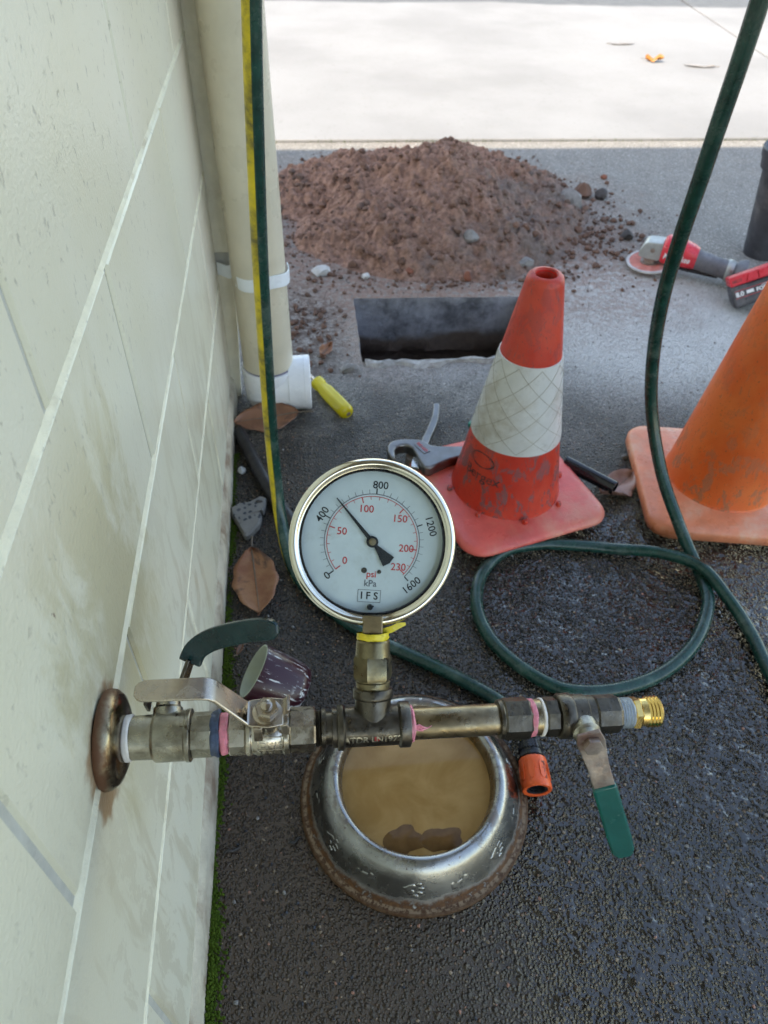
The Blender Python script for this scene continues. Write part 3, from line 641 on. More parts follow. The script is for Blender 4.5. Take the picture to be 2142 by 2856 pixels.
def heap_z(px, py):
    i = int(np.clip(np.searchsorted(HX, px), 0, len(HX)-1)); j = int(np.clip(np.searchsorted(HY, py), 0, len(HY)-1)); return float(HH[j, i])

def rock_geo(seed, sx, sy, sz, rough=0.35, sub=2):
    bm = bmesh.new(); bmesh.ops.create_icosphere(bm, subdivisions=sub, radius=1.0); r_ = random.Random(seed)
    planes = [(Vector((r_.uniform(-1,1), r_.uniform(-1,1), r_.uniform(-1,1))).normalized(), r_.uniform(0.55,0.85)) for _ in range(9)]
    vs_ = []
    for v in bm.verts:
        p = v.co.copy()
        for nrm, d in planes:
            q = p.dot(nrm)
            if q > d: p -= nrm*(q-d)
        p *= 1 + r_.uniform(-rough, rough)*0.18
        vs_.append(Vector((p.x*sx, p.y*sy, p.z*sz)))
    fs = [tuple(v.index for v in f.verts) for f in bm.faces]; bm.free(); return vs_, fs
def rock(name, label, cat, x, y, sx, sy, sz, m, seed, rz=0.0, sink=0.25, z0=0.0, sub=2, group=None):
    mb = MB(); mb.add(*rock_geo(seed, sx, sy, sz, sub=sub)); o = mb.build(name, m, smooth=25, loc=(x, y, z0+sz*(0.8-sink)), rot=(0,0,rz)); return tag(o, label, cat, group)
rock('rubble_stone', 'pale grey angular stone left of the hole near the downpipe strap', 'stone', 0.212,1.893,0.030,0.024,0.018, M['rock_white'], 1)
rock('clay_lump', 'round red brown clay lump in front of the heap', 'soil lump', 0.455,1.870,0.017,0.016,0.016, M['rock_red'], 2)
rock('clay_lump', 'small upright red brown lump at the heap foot behind the hole', 'soil lump', 0.614,1.835,0.013,0.012,0.018, M['rock_red'], 3)
rock('concrete_fragment', 'grey angular fragment at the front left corner of the hole', 'stone', 0.256,1.418,0.023,0.014,0.013, M['rock_grey'], 4, 0.5)
rock('rubble_stone', 'white stone on the right foot of the heap', 'stone', 0.999,2.178,0.022,0.017,0.018, M['rock_white'], 5)
rock('soil_boulder', 'largest grey brown clod on the right flank of the heap', 'soil lump', 1.030,2.300,0.062,0.050,0.048, M['rock_grey'], 6, 0.3)
rock('clay_lump', 'reddish clod behind the largest grey one on the right flank', 'soil lump', 1.115,2.400,0.036,0.034,0.030, M['clod'], 7)
rock('clay_lump', 'dark clod out at the right edge of the heap', 'soil lump', 1.175,2.385,0.026,0.022,0.022, M['rock_dark'], 8)
rock('clay_lump', 'dark crumbly lump at the lower right end of the soil spill', 'soil lump', 1.155,2.075,0.022,0.02,0.02, M['rock_dark'], 9)
rock('rubble_stone', 'grey stone half sunk in the heap front', 'stone', 0.640,1.955,0.024,0.02,0.02, M['rock_grey'], 10, 0, 0.2, 0.058)
rock('rubble_stone', 'small grey pebble in front of the heap beside the red lump', 'stone', 0.520,1.888,0.014,0.012,0.011, M['rock_grey'], 11)
rock('rubble_stone', 'small pale pebble left of the round red lump', 'stone', 0.335,1.865,0.013,0.012,0.011, M['rock_white'], 12)
rock('rubble_stone', 'brown grey stone at the heap foot above the cone tip', 'stone', 0.790,1.905,0.032,0.026,0.020, M['rock_grey'], 13)
rock('pebble', 'little white pebble beside the wall near the black bar', 'stone', 0.0215,1.086,0.0085,0.012,0.008, M['rock_white'], 14)
rock('pebble', 'tiny pale pebble on the wet ground left of the orange cone', 'stone', 0.790,1.068,0.009,0.007,0.006, M['rock_grey'], 15)
rock('pebble', 'small pebble alone on the dry ground above the grinder', 'stone', 1.245,2.56,0.014,0.012,0.009, M['rock_red'], 16)
# crumbs nobody could count
def crumbs():
    mb = MB(); protos = [rock_geo(100+i, 1, 1, 0.8, sub=1) for i in range(6)]
    def put(x, y, s, z=0.0):
        vs_, fs = protos[random.randrange(6)]; a = random.uniform(0, 6.28); ca, sa = math.cos(a), math.sin(a)
        mb.add([(x+(v.x*ca-v.y*sa)*s, y+(v.x*sa+v.y*ca)*s, z+max(-0.2, v.z+0.45)*s) for v in vs_], fs)
    def inhole(x, y): return 0.27 < x < 0.76 and 1.42 < y < 1.77
    n = 0
    while n < 1500:
        a = random.uniform(0, 6.283); r = abs(random.gauss(0.0, 0.22))+0.86; x = 0.60+r*0.52*math.cos(a); y = 2.28+r*0.50*math.sin(a)
        if inhole(x, y) or y > 2.86 or y < 1.2 or x < 0.01: continue
        put(x, y, random.choice([0.0015,0.002,0.003,0.003,0.004,0.005,0.008])*random.uniform(0.7,1.3)); n += 1
    k = 0
    while k < 900:
        x = random.uniform(0.08,1.2); y = random.uniform(1.78,2.5); z = heap_z(x, y)
        if z < 0.004: continue
        put(x, y, random.choice([0.002,0.003,0.003,0.004,0.006,0.009,0.013])*random.uniform(0.7,1.25), z-0.001); k += 1
    for _ in range(170):
        x = random.gauss(0.165,0.045); y = random.gauss(1.62,0.10)
        if x > 0.145 or y > 1.46:
            if x > 0.03 and not inhole(x, y): put(x, y, random.choice([0.002,0.003,0.004,0.008])*random.uniform(0.7,1.3))
    for _ in range(110):
        x = random.gauss(1.04,0.10); y = random.gauss(2.10,0.09); put(x, y, random.choice([0.004,0.006,0.009,0.012])*random.uniform(0.7,1.2))
    o = mb.build('soil_crumbs', M['clod'], smooth=0); stuff(o, 'scattered crumbs of red brown soil around the heap and hole', 'soil')
    mb = MB()
    for _ in range(900):
        x = random.uniform(0.02,1.4); y = random.uniform(0.2,2.8)
        if inhole(x, y) or (x-0.264)**2+(y-0.417)**2 < 0.16**2: continue
        vs_, fs = protos[random.randrange(6)]; s = random.choice([0.0012,0.0018,0.0025,0.0032]); mb.add([(x+v.x*s, y+v.y*s, max(-0.2, v.z+0.4)*s) for v in vs_], fs)
    for nm, m_, cnt, lab in (('tan_chips', M['chip_tan'], 1500, 'tan stone chips set in the near ground'), ('pink_chips', M['chip_pink'], 420, 'pinkish stone chips set in the near ground'), ('black_chips', M['chip_black'], 1500, 'black stone chips set in the near ground')):
        m2 = MB()
        for _ in range(cnt):
            x = random.uniform(0.02,1.15); y = random.uniform(0.0,1.25)**0.9
            if (x-0.264)**2+(y-0.417)**2 < 0.152**2: continue
            vs_, fs = protos[random.randrange(6)]; q = random.choice([0.0011,0.0015,0.0020,0.0027]); a = random.uniform(0,6.28); ca, sa = math.cos(a), math.sin(a); e = random.uniform(0.6,1.0)
            m2.add([(x+(v.x*ca-v.y*e*sa)*q, y+(v.x*sa+v.y*e*ca)*q, max(-0.3, v.z*0.5+0.12)*q) for v in vs_], fs)
        stuff(m2.build(nm, m_, smooth=0), lab, 'stone chips')
    o = mb.build('loose_grit', M['rock_grey'], smooth=0); stuff(o, 'loose grit strewn over the ground', 'grit')
crumbs()

# ---- moss along the foot of the wall
def moss():
    mb = MB(); n = 0; oc = rock_geo(500, 1, 1, 1, sub=1)
    while n < 5200:
        y = random.uniform(0.0, 1.14); dens = float(vnoise(np.array([y*11]), np.array([2.0]), 0, 44)[0]); near = 1.0 if y < 0.62 else 0.55
        if random.random() > dens*near*1.25: n += 0.3; continue
        wdt = 0.004+0.012*dens
        x = 0.006+abs(random.gauss(0, 0.5))*wdt; z = abs(random.gauss(0, 0.5))*0.010*dens*max(0.2, 1-x/0.02); s = random.uniform(0.0009, 0.0026)
        vs_, fs = oc; mb.add([(x+v.x*s, y+v.y*s, z+v.z*s) for v in vs_], fs); n += 1
    o = mb.build('moss_strip', M['moss'], smooth=0); stuff(o, 'strip of green moss along the foot of the block wall', 'moss')
moss()

# ================================================================== THE PIPE ASSEMBLY
O = Vector((0.0,0.266,0.477)); AX = Vector((0.397,-0.010,-0.0095)).normalized()
UZ = (Vector((0,0,1)) - AX*AX.z).normalized(); UY = UZ.cross(AX)
rig = thing('pipe_assembly', 'metal pipe assembly with three lever valves and a round pressure gauge, fixed to the wall', 'pipe fitting')
rig.matrix_world = Matrix(((AX.x,UY.x,UZ.x,O.x),(AX.y,UY.y,UZ.y,O.y),(AX.z,UY.z,UZ.z,O.z),(0,0,0,1)))
def on_cyl(s, size, x0, r, ang, name, m, parent, flip=False, ext=0.0004, bold=0.0):
    vs_, fs = text_geo(s, size, ext, bold=bold); out = []
    for v in vs_:
        u, t = (-v.x, -v.y) if flip else (v.x, v.y)
        a = ang + t/r; rr = r + v.z
        out.append((x0+u, -rr*math.cos(a), rr*math.sin(a)))
    mb = MB(); mb.add(out, fs); return mb.build(name, m, parent, smooth=0)
def threads(x0, x1, r, pitch, amp):
    p = []; n = int((x1-x0)/pitch)
    for i in range(n): p += [(x0+i*pitch, r-amp), (x0+(i+0.5)*pitch, r)]
    p.append((x1, r-amp)); return p
def tape(x0, x1, r, name, m, parent, org=(0,0,0), axis='X', seed=0, lumps=0.0012):
    mb = MB(); seg = 40; n = 7; A = Vector((1,0,0)) if axis == 'X' else Vector(axis).normalized()
    ref = Vector((0,0,1)) if abs(A.z) < 0.9 else Vector((1,0,0)); U = ref.cross(A).normalized(); V = A.cross(U); vs_ = []
    for i in range(n):
        for k in range(seg):
            a = 2*math.pi*k/seg; t = i/(n-1)
            nz = float(vnoise(np.array([math.cos(a)*2.2+5]), np.array([math.sin(a)*2.2+5]), np.array([t*3.0]), seed)[0])
            rr = r + lumps*(nz-0.3) - (0.0008 if i in (0, n-1) else 0); xx = x0+(x1-x0)*t + 0.0016*(float(vnoise(np.array([math.cos(a)*1.6]), np.array([math.sin(a)*1.6]), np.array([t]), seed+9)[0])-0.5)
            vs_.append(Vector(org)+A*xx+(U*math.cos(a)+V*math.sin(a))*rr)
    mb.add(vs_, [(i*seg+k, i*seg+(k+1)%seg, (i+1)*seg+(k+1)%seg, (i+1)*seg+k) for i in range(n-1) for k in range(seg)])
    return mb.build(name, m, parent, smooth=60)

# wall flange
def flange_mat():
    n = NT('rusty_chrome_flange'); X, Y, Z = n.xyz(); r = n.mapr(n.math('ADD', X, n.math('MULTIPLY', n.noise(60, 5, .7), -0.012)), 0.004, -0.004)
    c = n.mix(n.noise(50, 5), (0.22,0.17,0.11), (0.40,0.34,0.22)); c = n.mix(n.mapr(n.noise(28, 5, .7), .48, .62), c, (0.12,0.065,0.035)); c = n.mix(r, c, (0.13,0.055,0.025))
    n.set(col=c, metal=n.mixf(r, 1.0, 0.2), rough=n.mixf(r, 0.22, 0.7)); return n.m
mb = MB(); mb.lathe([(0.000,0.0335),(0.002,0.0342),(0.006,0.0334),(0.0100,0.0300),(0.0125,0.0240),(0.0132,0.0150),(0.0132,0.0120)], 56, caps=False)
mb.build('wall_flange', flange_mat(), rig, smooth=60)
tape(0.0128,0.0180,0.0158,'thread_tape', M['tape_white'], rig, seed=3, lumps=0.0005)

# valve by the wall
mb = MB(); mb.lathe([(0.017,0.0120),(0.0175,0.0148),(0.032,0.0152),(0.0335,0.0168),(0.0345,0.0172),(0.054,0.0172),(0.0545,0.0180),(0.0575,0.0180),(0.058,0.0160),(0.058,0.012)], 48)
v1 = mb.build('ball_valve', M['nickel'], rig, bevel=0.0004); v1['label'] = 'dull nickel ball valve nearest the wall with a dark green lever'
mb = MB(); mb.hexa(0.0575,0.0725,0.0155, ph=R_(22.5), n=8); mb.build('hex_end', M['nickel'], v1, smooth=20)
S1 = Vector((0,0.92,0.39)).normalized(); P1 = Vector((0,-0.39,0.92)).normalized(); c1 = Vector((0.0405,0,0))
mb = MB(); mb.lathe([(0.008,0.0105),(0.019,0.0100),(0.0205,0.0085),(0.024,0.0080),(0.0245,0.003),(0.036,0.003)], 24, org=c1, axis=S1); mb.build('stem', M['nickel'], v1)
b0 = c1+S1*0.030
p = [b0+Vector((-0.014,0,0))-P1*0.005, b0+Vector((-0.006,0,0)), b0+Vector((0.006,0,0))+P1*0.002, b0+Vector((0.011,0,0))+P1*0.008+S1*0.006, b0+Vector((0.016,0,0))+P1*0.012+S1*0.020]
mb = MB(); mb.strip(p, P1, [0.016,0.020,0.020,0.016,0.016], 0.0028); mb.build('lever', M['bronze'], v1, smooth=40, bevel=0.0006)
mb = MB(); mb.strip([b0+Vector((-0.015,0,0))-P1*0.006, b0+Vector((-0.0155,0,0))-P1*0.004-S1*0.010], P1, 0.014, 0.0026); mb.build('stop_tab', M['bronze'], v1, bevel=0.0006)
g0 = b0+Vector((0.0155,0,0))+P1*0.0115+S1*0.018
p = catmull([g0, g0+Vector((0.005,0,0))+P1*0.005+S1*0.008, g0+Vector((0.018,0,0))+P1*0.014+S1*0.013, g0+Vector((0.042,0,0))+P1*0.029+S1*0.014, g0+Vector((0.064,0,0))+P1*0.040+S1*0.012], 5)
wd = [0.0160]*(len(p)-3)+[0.0150,0.0125,0.006]; th = [0.0055]*(len(p)-1)+[0.003]
mb = MB(); mb.strip(p, Vector((-0.42,0.62,0.66)), wd, th); mb.build('grip', M['green_dark'], v1, smooth=50, bevel=0.0022, seg=3)
on_cyl('DR', 0.0062, 0.0405, 0.0172, R_(32), 'cast_lettering', M['nickel'], v1); on_cyl('LK37', 0.0050, 0.0460, 0.0172, R_(66), 'cast_lettering', M['nickel'], v1)
tape(0.0715,0.0775,0.0150,'thread_tape', M['tape_blue'], rig, seed=5, lumps=0.0028)
tape(0.0775,0.0832,0.0140,'thread_tape', M['tape_pink'], rig, seed=8, lumps=0.0012)

# middle valve with steel lever
mb = MB(); mb.lathe([(0.095,0.0125),(0.0955,0.0160),(0.0985,0.0164),(0.0990,0.0150),(0.1005,0.0152),(0.103,0.0162),(0.118,0.0162),(0.1195,0.0154),(0.1205,0.0154),(0.1210,0.0166),(0.1245,0.0166),(0.125,0.0125)], 48)
v2 = mb.build('ball_valve', M['chrome'], rig, bevel=0.0004); v2['label'] = 'bright nickel ball valve in the middle with a bare steel lever pointing to the wall'
mb = MB(); mb.hexa(0.0830,0.0955,0.0152, ph=R_(22.5), n=8); mb.build('hex_end', M['chrome'], v2, smooth=20)
mb = MB(); mb.hexa(0.1248,0.1430,0.0158, ph=R_(22.5), n=8); mb.build('hex_end', M['chrome'], v2, smooth=20)
c2 = Vector((0.1105,0,0))
mb = MB(); mb.lathe([(0.010,0.0100),(0.0215,0.0095),(0.0220,0.0060),(0.034,0.0040)], 24, org=c2, axis='Z'); mb.build('stem', M['chrome'], v2)
mb = MB(); mb.lathe([(0.0253,0.0098),(0.0262,0.0098),(0.0264,0.009)], 28, org=c2, axis='Z'); mb.hexa(0.0265,0.0325,0.0080, org=c2, axis='Z', ph=0.3, ch=0.001); mb.lathe([(0.0325,0.0042),(0.0350,0.0040),(0.0355,0.003)], 18, org=c2, axis='Z')
mb.build('nut', M['steel'], v2, smooth=30)
lp = [(0.1215,0,0.0242),(0.111,0,0.0242),(0.1000,0,0.0244),(0.0965,0,0.0260),(0.0790,0,0.0535),(0.0755,0,0.0568),(0.0710,0,0.0578),(0.044,0,0.0580),(0.0345,0,0.0580),(0.0312,0,0.0580),(0.0290,0,0.0580)]
mb = MB(); mb.strip(lp, (0,1,0), [0.020,0.023,0.020,0.0170,0.0160,0.0160,0.0160,0.0156,0.0152,0.0120,0.0060], 0.0026); mb.build('lever', M['steel'], v2, smooth=35, bevel=0.0007)
mb = MB(); mb.strip([(0.1215,-0.0095,0.0250),(0.1228,-0.0100,0.021),(0.1228,-0.0105,0.0145)], (1,0,0), 0.0052, 0.0024); mb.strip([(0.1045,-0.0105,0.0243),(0.1045,-0.0120,0.020),(0.1045,-0.0125,0.011)], (1,0,0), 0.006, 0.0024)
mb.strip([(0.1215,0.004,0.0243),(0.1243,0.004,0.0262),(0.1248,0.004,0.030)], (0,1,0), 0.012, 0.0024)
mb.build('stop_tab', M['steel'], v2, smooth=40, bevel=0.0005)
on_cyl('DN15', 0.0062, 0.1125, 0.0163, R_(24), 'cast_lettering', M['chrome'], v2, bold=0.0001); on_cyl('PLTACHE', 0.0048, 0.1095, 0.0163, R_(2), 'cast_lettering', M['chrome'], v2)
mb = MB()
for (xa, xb, a) in ((0.1035,0.1035,0),(0.1200,0.1200,0)): mb.tube([(xa, -0.0163*math.cos(R_(t)), 0.0163*math.sin(R_(t))) for t in range(12,50,5)], 0.0004, 5)
for t in (12, 46): mb.tube([(x_, -0.0163*math.cos(R_(t)), 0.0163*math.sin(R_(t))) for x_ in (0.1035,0.112,0.1200)], 0.0004, 5)
mb.build('cast_frame', M['chrome'], v2, smooth=60)

# nipple between valve and tee
mb = MB(); mb.lathe([(0.142,0.0105)]+threads(0.1432,0.1470,0.0128,0.0016,0.0012)+[(0.1472,0.0136),(0.1500,0.0136),(0.1502,0.0112),(0.1545,0.0112),(0.1547,0.0138),(0.1580,0.0138),(0.1582,0.0110)], 36)
mb.build('threaded_nipple', M['bronze'], rig, smooth=30)
# tee
TX = 0.1835
mb = MB(); mb.lathe([(0.1580,0.011),(0.1582,0.0155),(0.1592,0.0160),(0.1622,0.0160),(0.1630,0.0152),(0.1638,0.0140),(0.2010,0.0140),(0.2018,0.0152),(0.2026,0.0160),(0.2088,0.0160),(0.2096,0.0155),(0.2098,0.010)], 48)
tee = mb.build('tee', M['bronze'], rig, smooth=40); tee['label'] = 'dark bronze tee fitting carrying the gauge branch'
G = Vector((0.022,0.70,0.711)).normalized(); T0 = Vector((TX,0,0))
mb = MB(); mb.lathe([(0.0,0.0128),(0.0195,0.0128),(0.0205,0.0140),(0.0215,0.0142),(0.0262,0.0142),(0.0270,0.0136),(0.0275,0.0110)], 44, org=T0, axis=G); mb.build('branch', M['bronze'], tee, smooth=40)
on_cyl('ATDR LN1972', 0.0066, 0.1825, 0.0140, R_(20), 'cast_lettering', M['nickel'], tee, ext=0.0005, bold=0.0001)
mb = MB(); vs_, fs = [], []
for k in range(6):
    a0 = R_(12+3.2*k); vs_ += [(0.1835,-0.01412*math.cos(a0),0.01412*math.sin(a0)),(0.1870-0.0006*(k%2),-0.01412*math.cos(a0),0.01412*math.sin(a0))]
mb.add(vs_, [(2*k,2*k+1,2*k+3,2*k+2) for k in range(5)]); mb.build('paint_mark', simple('red_marker', (0.35,0.03,0.03), 0.5), tee, smooth=0)
# branch stack
mb = MB(); mb.lathe([(0.0270,0.0118),(0.0285,0.0120),(0.0300,0.0122),(0.0315,0.0122),(0.0320,0.0112),(0.0330,0.0112)], 40, org=T0, axis=G)
mb.build('bush', M['brass_dull'], rig, smooth=30)
mb = MB(); mb.hexa(0.0330,0.0500,0.0140, org=T0, axis=G, ph=R_(10), ch=0.002); mb.lathe([(0.0495,0.0125),(0.0510,0.0124),(0.0600,0.0119),(0.0612,0.0112)], 40, org=T0, axis=G)
mb.build('gauge_socket', M['brass_dull'], rig, smooth=25)
tape(0.0612,0.0662,0.0112,'yellow_tape', M['tape_yellow'], rig, org=T0, axis=G, seed=14, lumps=0.0014)
GN = Vector((0.0,-0.71,0.70)); GN = (GN - G*GN.dot(G)).normalized(); GX = G.cross(GN).normalized()
fb = T0+G*0.066+GX*0.010
mb = MB(); mb.strip([fb-GX*0.004, fb+GX*0.004+G*0.003+GN*0.002, fb+GX*0.008+G*0.005+GN*0.001, fb+GX*0.0135+G*0.006-GN*0.001], G, [0.005,0.0045,0.0045,0.002], 0.0007); mb.build('tape_tail', M['tape_yellow'], rig, smooth=60)
mb = MB(); mb.lathe([(0.066,0.0100),(0.0790,0.0100)], 4, org=T0, axis=G, ph=R_(40)); mb.build('gauge_shank', M['brass_old'], rig, smooth=20, bevel=0.0008)

# gauge
GC = T0 + G*0.1305; gm = Matrix(((GX.x,G.x,GN.x,GC.x),(GX.y,G.y,GN.y,GC.y),(GX.z,G.z,GN.z,GC.z),(0,0,0,1)))
mb = MB(); mb.lathe([(-0.026,0.050),(-0.025,0.0540),(-0.004,0.0545),(-0.003,0.0578),(-0.001,0.0592),(0.0025,0.0595),(0.0048,0.0580),(0.0056,0.0560),(0.0052,0.0545),(0.0018,0.0524),(-0.0020,0.0516),(-0.0068,0.0514)], 96, axis='Z', caps=False)
gauge = mb.build('pressure_gauge', M['bezel'], rig, smooth=50); gauge.matrix_local = gm; gauge['label'] = 'round pressure gauge with polished rim, reading just over 500 kPa'
mb = MB(); mb.lathe([(-0.026,0.0501),(-0.0262,0.0)], 64, axis='Z', caps=False); mb.build('case_back', M['nickel'], gauge)
mb = MB(); mb.lathe([(-0.0066,0.0518),(-0.0064,0.0515),(-0.0064,0.0)], 80, axis='Z', caps=False); mb.build('dial', M['dial'], gauge, smooth=0)
mb = MB(); mb.lathe([(-0.0012,0.0512),(-0.0010,0.0)], 80, axis='Z', caps=False); mb.build('glass', M['glass'], gauge, smooth=0)
mb = MB(); mb.lathe([(-0.0022,0.0517),(-0.0006,0.0517),(-0.0004,0.0507),(-0.0022,0.0505)], 80, axis='Z', close=True); mb.build('gasket', M['blackplastic'], gauge)
ZD = -0.0062; K = 7.965e-5; ROT = R_(-5.5)                   # dial turned a little clockwise
def pol(deg, r): a = R_(90-deg)+ROT; return (r*math.cos(a), r*math.sin(a))
A0, A1 = -132.0, 132.0
def bar(mb, deg, r0, r1, w_, z=ZD):
    a = R_(90-deg)+ROT; d = Vector((math.cos(a), math.sin(a))); q = Vector((-d.y, d.x))*w_/2
    pts = [d*r0+q, d*r1+q, d*r1-q, d*r0-q]; mb.prism([(p_.x,p_.y) for p_ in pts], z-0.0002, z+0.0001)
def arc(mb, r, w_, z=ZD):
    N = 90; i_ = [pol(A0+(A1-A0)*k/N, r-w_/2) for k in range(N+1)]; o_ = [pol(A0+(A1-A0)*k/N, r+w_/2) for k in range(N+1)]
    mb.add([(x,y,z) for x,y in i_]+[(x,y,z) for x,y in o_], [(k,k+1,N+2+k,N+1+k) for k in range(N)])
mb = MB(); arc(mb, 0.0344, 0.0006)
for k in range(33):
    dg = A0+(A1-A0)*k/32
    if k % 8: bar(mb, dg, 0.0346, 0.0376, 0.00028)
mb.build('pressure_scale', M['inkgrey'], gauge, smooth=0)
for k in (0,8,16,24,32):
    mb = MB(); bar(mb, A0+(A1-A0)*k/32, 0.0346, 0.0386, 0.0008); mb.build('major_tick', M['ink'], gauge, smooth=0)
mb = MB(); arc(mb, 0.0327, 0.0005)
psi = lambda v: A0+(A1-A0)*v*6.895/1600
for v in range(0, 231, 10):
    mj = v in (0,50,100,150,200,230); bar(mb, psi(v), 0.0285 if mj else 0.0303, 0.0328, 0.00075 if mj else 0.0003)
mb.build('psi_scale', M['inkred'], gauge, smooth=0)
def dial_text(s, size, x, y, rot, m, bold=0.00008, name='lettering'):
    vs_, fs = text_geo(s, size, 0.0, bold=bold); ca, sa = math.cos(rot), math.sin(rot)
    mb = MB(); mb.add([(x+v.x*ca-v.y*sa, y+v.x*sa+v.y*ca, ZD) for v in vs_], fs); return mb.build(name, m, gauge, smooth=0)
for s, dx, dy, rot in (('800',78,508,-5),('400',-447,247,56),('1200',535,140,-75),('1600',358,-400,38),('0',-405,-303,36)):
    dial_text(s, 0.0076, dx*K, dy*K, R_(rot), M['ink'])
for s, dx, dy in (('100',-53,295),('150',252,205),('50',-273,95),('200',310,-65),('230',237,-233),('0',-248,-170)):
    dial_text(s, 0.0074, dx*K, dy*K, R_(-4), M['inkred'])
dial_text('psi', 0.0066, -8*K, -295*K, R_(-4), M['inkred']); dial_text('kPa', 0.0066, -18*K, -378*K, R_(-4), M['inkgrey'])
dial_text('I F S', 0.0074, -28*K, -490*K, R_(-4), M['ink'], 0.00012)
mb = MB(); bx, by, hw, hh = -28*K, -490*K, 0.0083, 0.0045; ca, sa = math.cos(R_(-4)), math.sin(R_(-4))
rt = lambda x, y: (bx+x*ca-y*sa, by+x*sa+y*ca)
for (x0,y0,x1,y1) in ((-hw,-hh,hw,-hh+.0003),(-hw,hh-.0003,hw,hh),(-hw,-hh+.0003,-hw+.0003,hh-.0003),(hw-.0003,-hh+.0003,hw,hh-.0003)):
    mb.prism([rt(x0,y0),rt(x1,y0),rt(x1,y1),rt(x0,y1)], ZD-0.0002, ZD+0.0001)
mb.build('badge_frame', M['inkgrey'], gauge, smooth=0)
for (dx,dy,r) in ((-73,-258,0.0021),(64,-273,0.0015)):
    mb = MB(); mb.lathe([(ZD-0.0002,r),(ZD+0.0005,r*0.9),(ZD+0.0006,0)], 20, org=(dx*K,dy*K,0), axis='Z', caps=False); mb.build('dial_screw', M['bronze'], gauge)
mb = MB(); tip = Vector((-323,400)).normalized(); q = Vector((-tip.y, tip.x))
pt = [tip*0.0405+q*0.00035, tip*0.0405-q*0.00035, tip*0.004-q*0.0015, -tip*0.0045-q*0.0014, -tip*0.0185-q*0.0052, -tip*0.0198+q*0.000, -tip*0.0185+q*0.0052, -tip*0.0045+q*0.0014, tip*0.004+q*0.0015]
mb.prism([(p_.x,p_.y) for p_ in pt], -0.0049, -0.0044); nd = mb.build('needle', M['ink'], gauge, smooth=0)
mb = MB(); mb.lathe([(-0.0062,0.0042),(-0.0042,0.0042),(-0.0036,0.0036)], 28, axis='Z'); mb.build('hub', M['ink'], nd)
mb = MB(); mb.lathe([(-0.0037,0.0027),(-0.0030,0.0026),(-0.0028,0.0)], 24, axis='Z', caps=False); mb.build('hub_pin', M['brass_old'], nd)
mb = MB(); mb.lathe([(ZD,0.0022),(ZD+0.003,0.0018)], 12, org=(-20*K,-590*K,0), axis='Z'); mb.strip([(-20*K-0.001,-600*K,ZD+.001),(-20*K+0.0025,-580*K,ZD+.001)], (0,0,1), 0.002, 0.001); mb.build('stop_peg', M['ink'], gauge)

# horizontal pipe and coupling
tape(0.2085,0.2125,0.0126,'thread_tape', M['tape_pink'], rig, seed=20, lumps=0.0018)
mb = MB()
for k in range(3):
    z_ = 0.0085-0.0006*k; mb.tube([(0.212+0.003*j, -math.sqrt(max(1e-6, 0.0114**2-(z_+0.0008*math.sin(j*1.7+k))**2)), z_+0.0008*math.sin(j*1.7+k)) for j in range(5-k)], [0.0008,0.0009,0.0007,0.0005,0.0003][:5-k], 6)
mb.build('tape_shred', M['tape_pink'], rig, smooth=60)
mb = MB(); mb.lathe([(0.209,0.0108),(0.2105,0.0112),(0.2745,0.0112),(0.276,0.0108)], 44); mb.build('pipe', M['brass_old'], rig)
mb = MB(); mb.lathe([(0.2738,0.0110),(0.2742,0.0138),(0.2765,0.0142),(0.2775,0.0136)], 44); mb.hexa(0.2770,0.2970,0.0150, ph=R_(22.5), n=8, ch=0.0016); mb.build('hex_coupling', M['bronze'], rig, smooth=22)
tape(0.2962,0.3005,0.0134,'thread_tape', M['tape_pink'], rig, seed=25, lumps=0.0010)
mb = MB(); mb.lathe([(0.299,0.0118),(0.2995,0.0130),(0.3048,0.0130),(0.305,0.0118)], 40); mb.build('reducing_bush', M['brass_old'], rig)
tape(0.3048,0.3078,0.0136,'thread_tape', M['tape_white'], rig, seed=28, lumps=0.0008)
# end valve
mb = MB(); mb.lathe([(0.3175,0.0125),(0.3180,0.0152),(0.3195,0.0162),(0.3275,0.0165),(0.3285,0.0158),(0.3290,0.0150),(0.3385,0.0150),(0.3395,0.0140),(0.3445,0.0138),(0.3450,0.0120)], 48)
v3 = mb.build('ball_valve', M['bronze'], rig, smooth=40); v3['label'] = 'dark bronze ball valve at the free end with a green lever hanging down'
mb = MB(); mb.hexa(0.3072,0.3182,0.0142, ph=R_(22.5), n=8, ch=0.0016); mb.build('hex_end', M['bronze'], v3, smooth=22)
mb = MB(); mb.hexa(0.3445,0.3640,0.0140, ph=R_(22.5), n=8, ch=0.0020); mb.build('hex_end', M['bronze'], v3, smooth=22)
on_cyl('15', 0.0062, 0.3345, 0.0151, R_(26), 'cast_lettering', M['brass_old'], v3, flip=True, bold=0.0001); on_cyl('DN', 0.0062, 0.3345, 0.0151, R_(0), 'cast_lettering', M['brass_old'], v3, flip=True, bold=0.0001)
c3 = Vector((0.3345,0,0)); S3 = Vector((0,-0.96,0.28)).normalized()
mb = MB(); mb.lathe([(0.010,0.0105),(0.018,0.0100),(0.0195,0.0078),(0.0245,0.0074),(0.026,0.0050),(0.032,0.0042)], 26, org=c3, axis=S3); mb.build('stem', M['nickel'], v3)
base = c3+S3*0.0265
L3 = Vector((0.36,-0.26,-0.90)).normalized()
p = [base-L3*0.010, base, base+L3*0.010, base+L3*0.020+Vector((0,-0.004,0)), base+L3*0.030+Vector((0,-0.0065,0)), base+L3*0.045+Vector((0,-0.0075,0))]
mb = MB(); mb.strip(p, Vector((1,0,0.3)), [0.016,0.020,0.018,0.0155,0.0155,0.0155], 0.0028); mb.build('lever', M['rusty'], v3, smooth=40, bevel=0.0006)
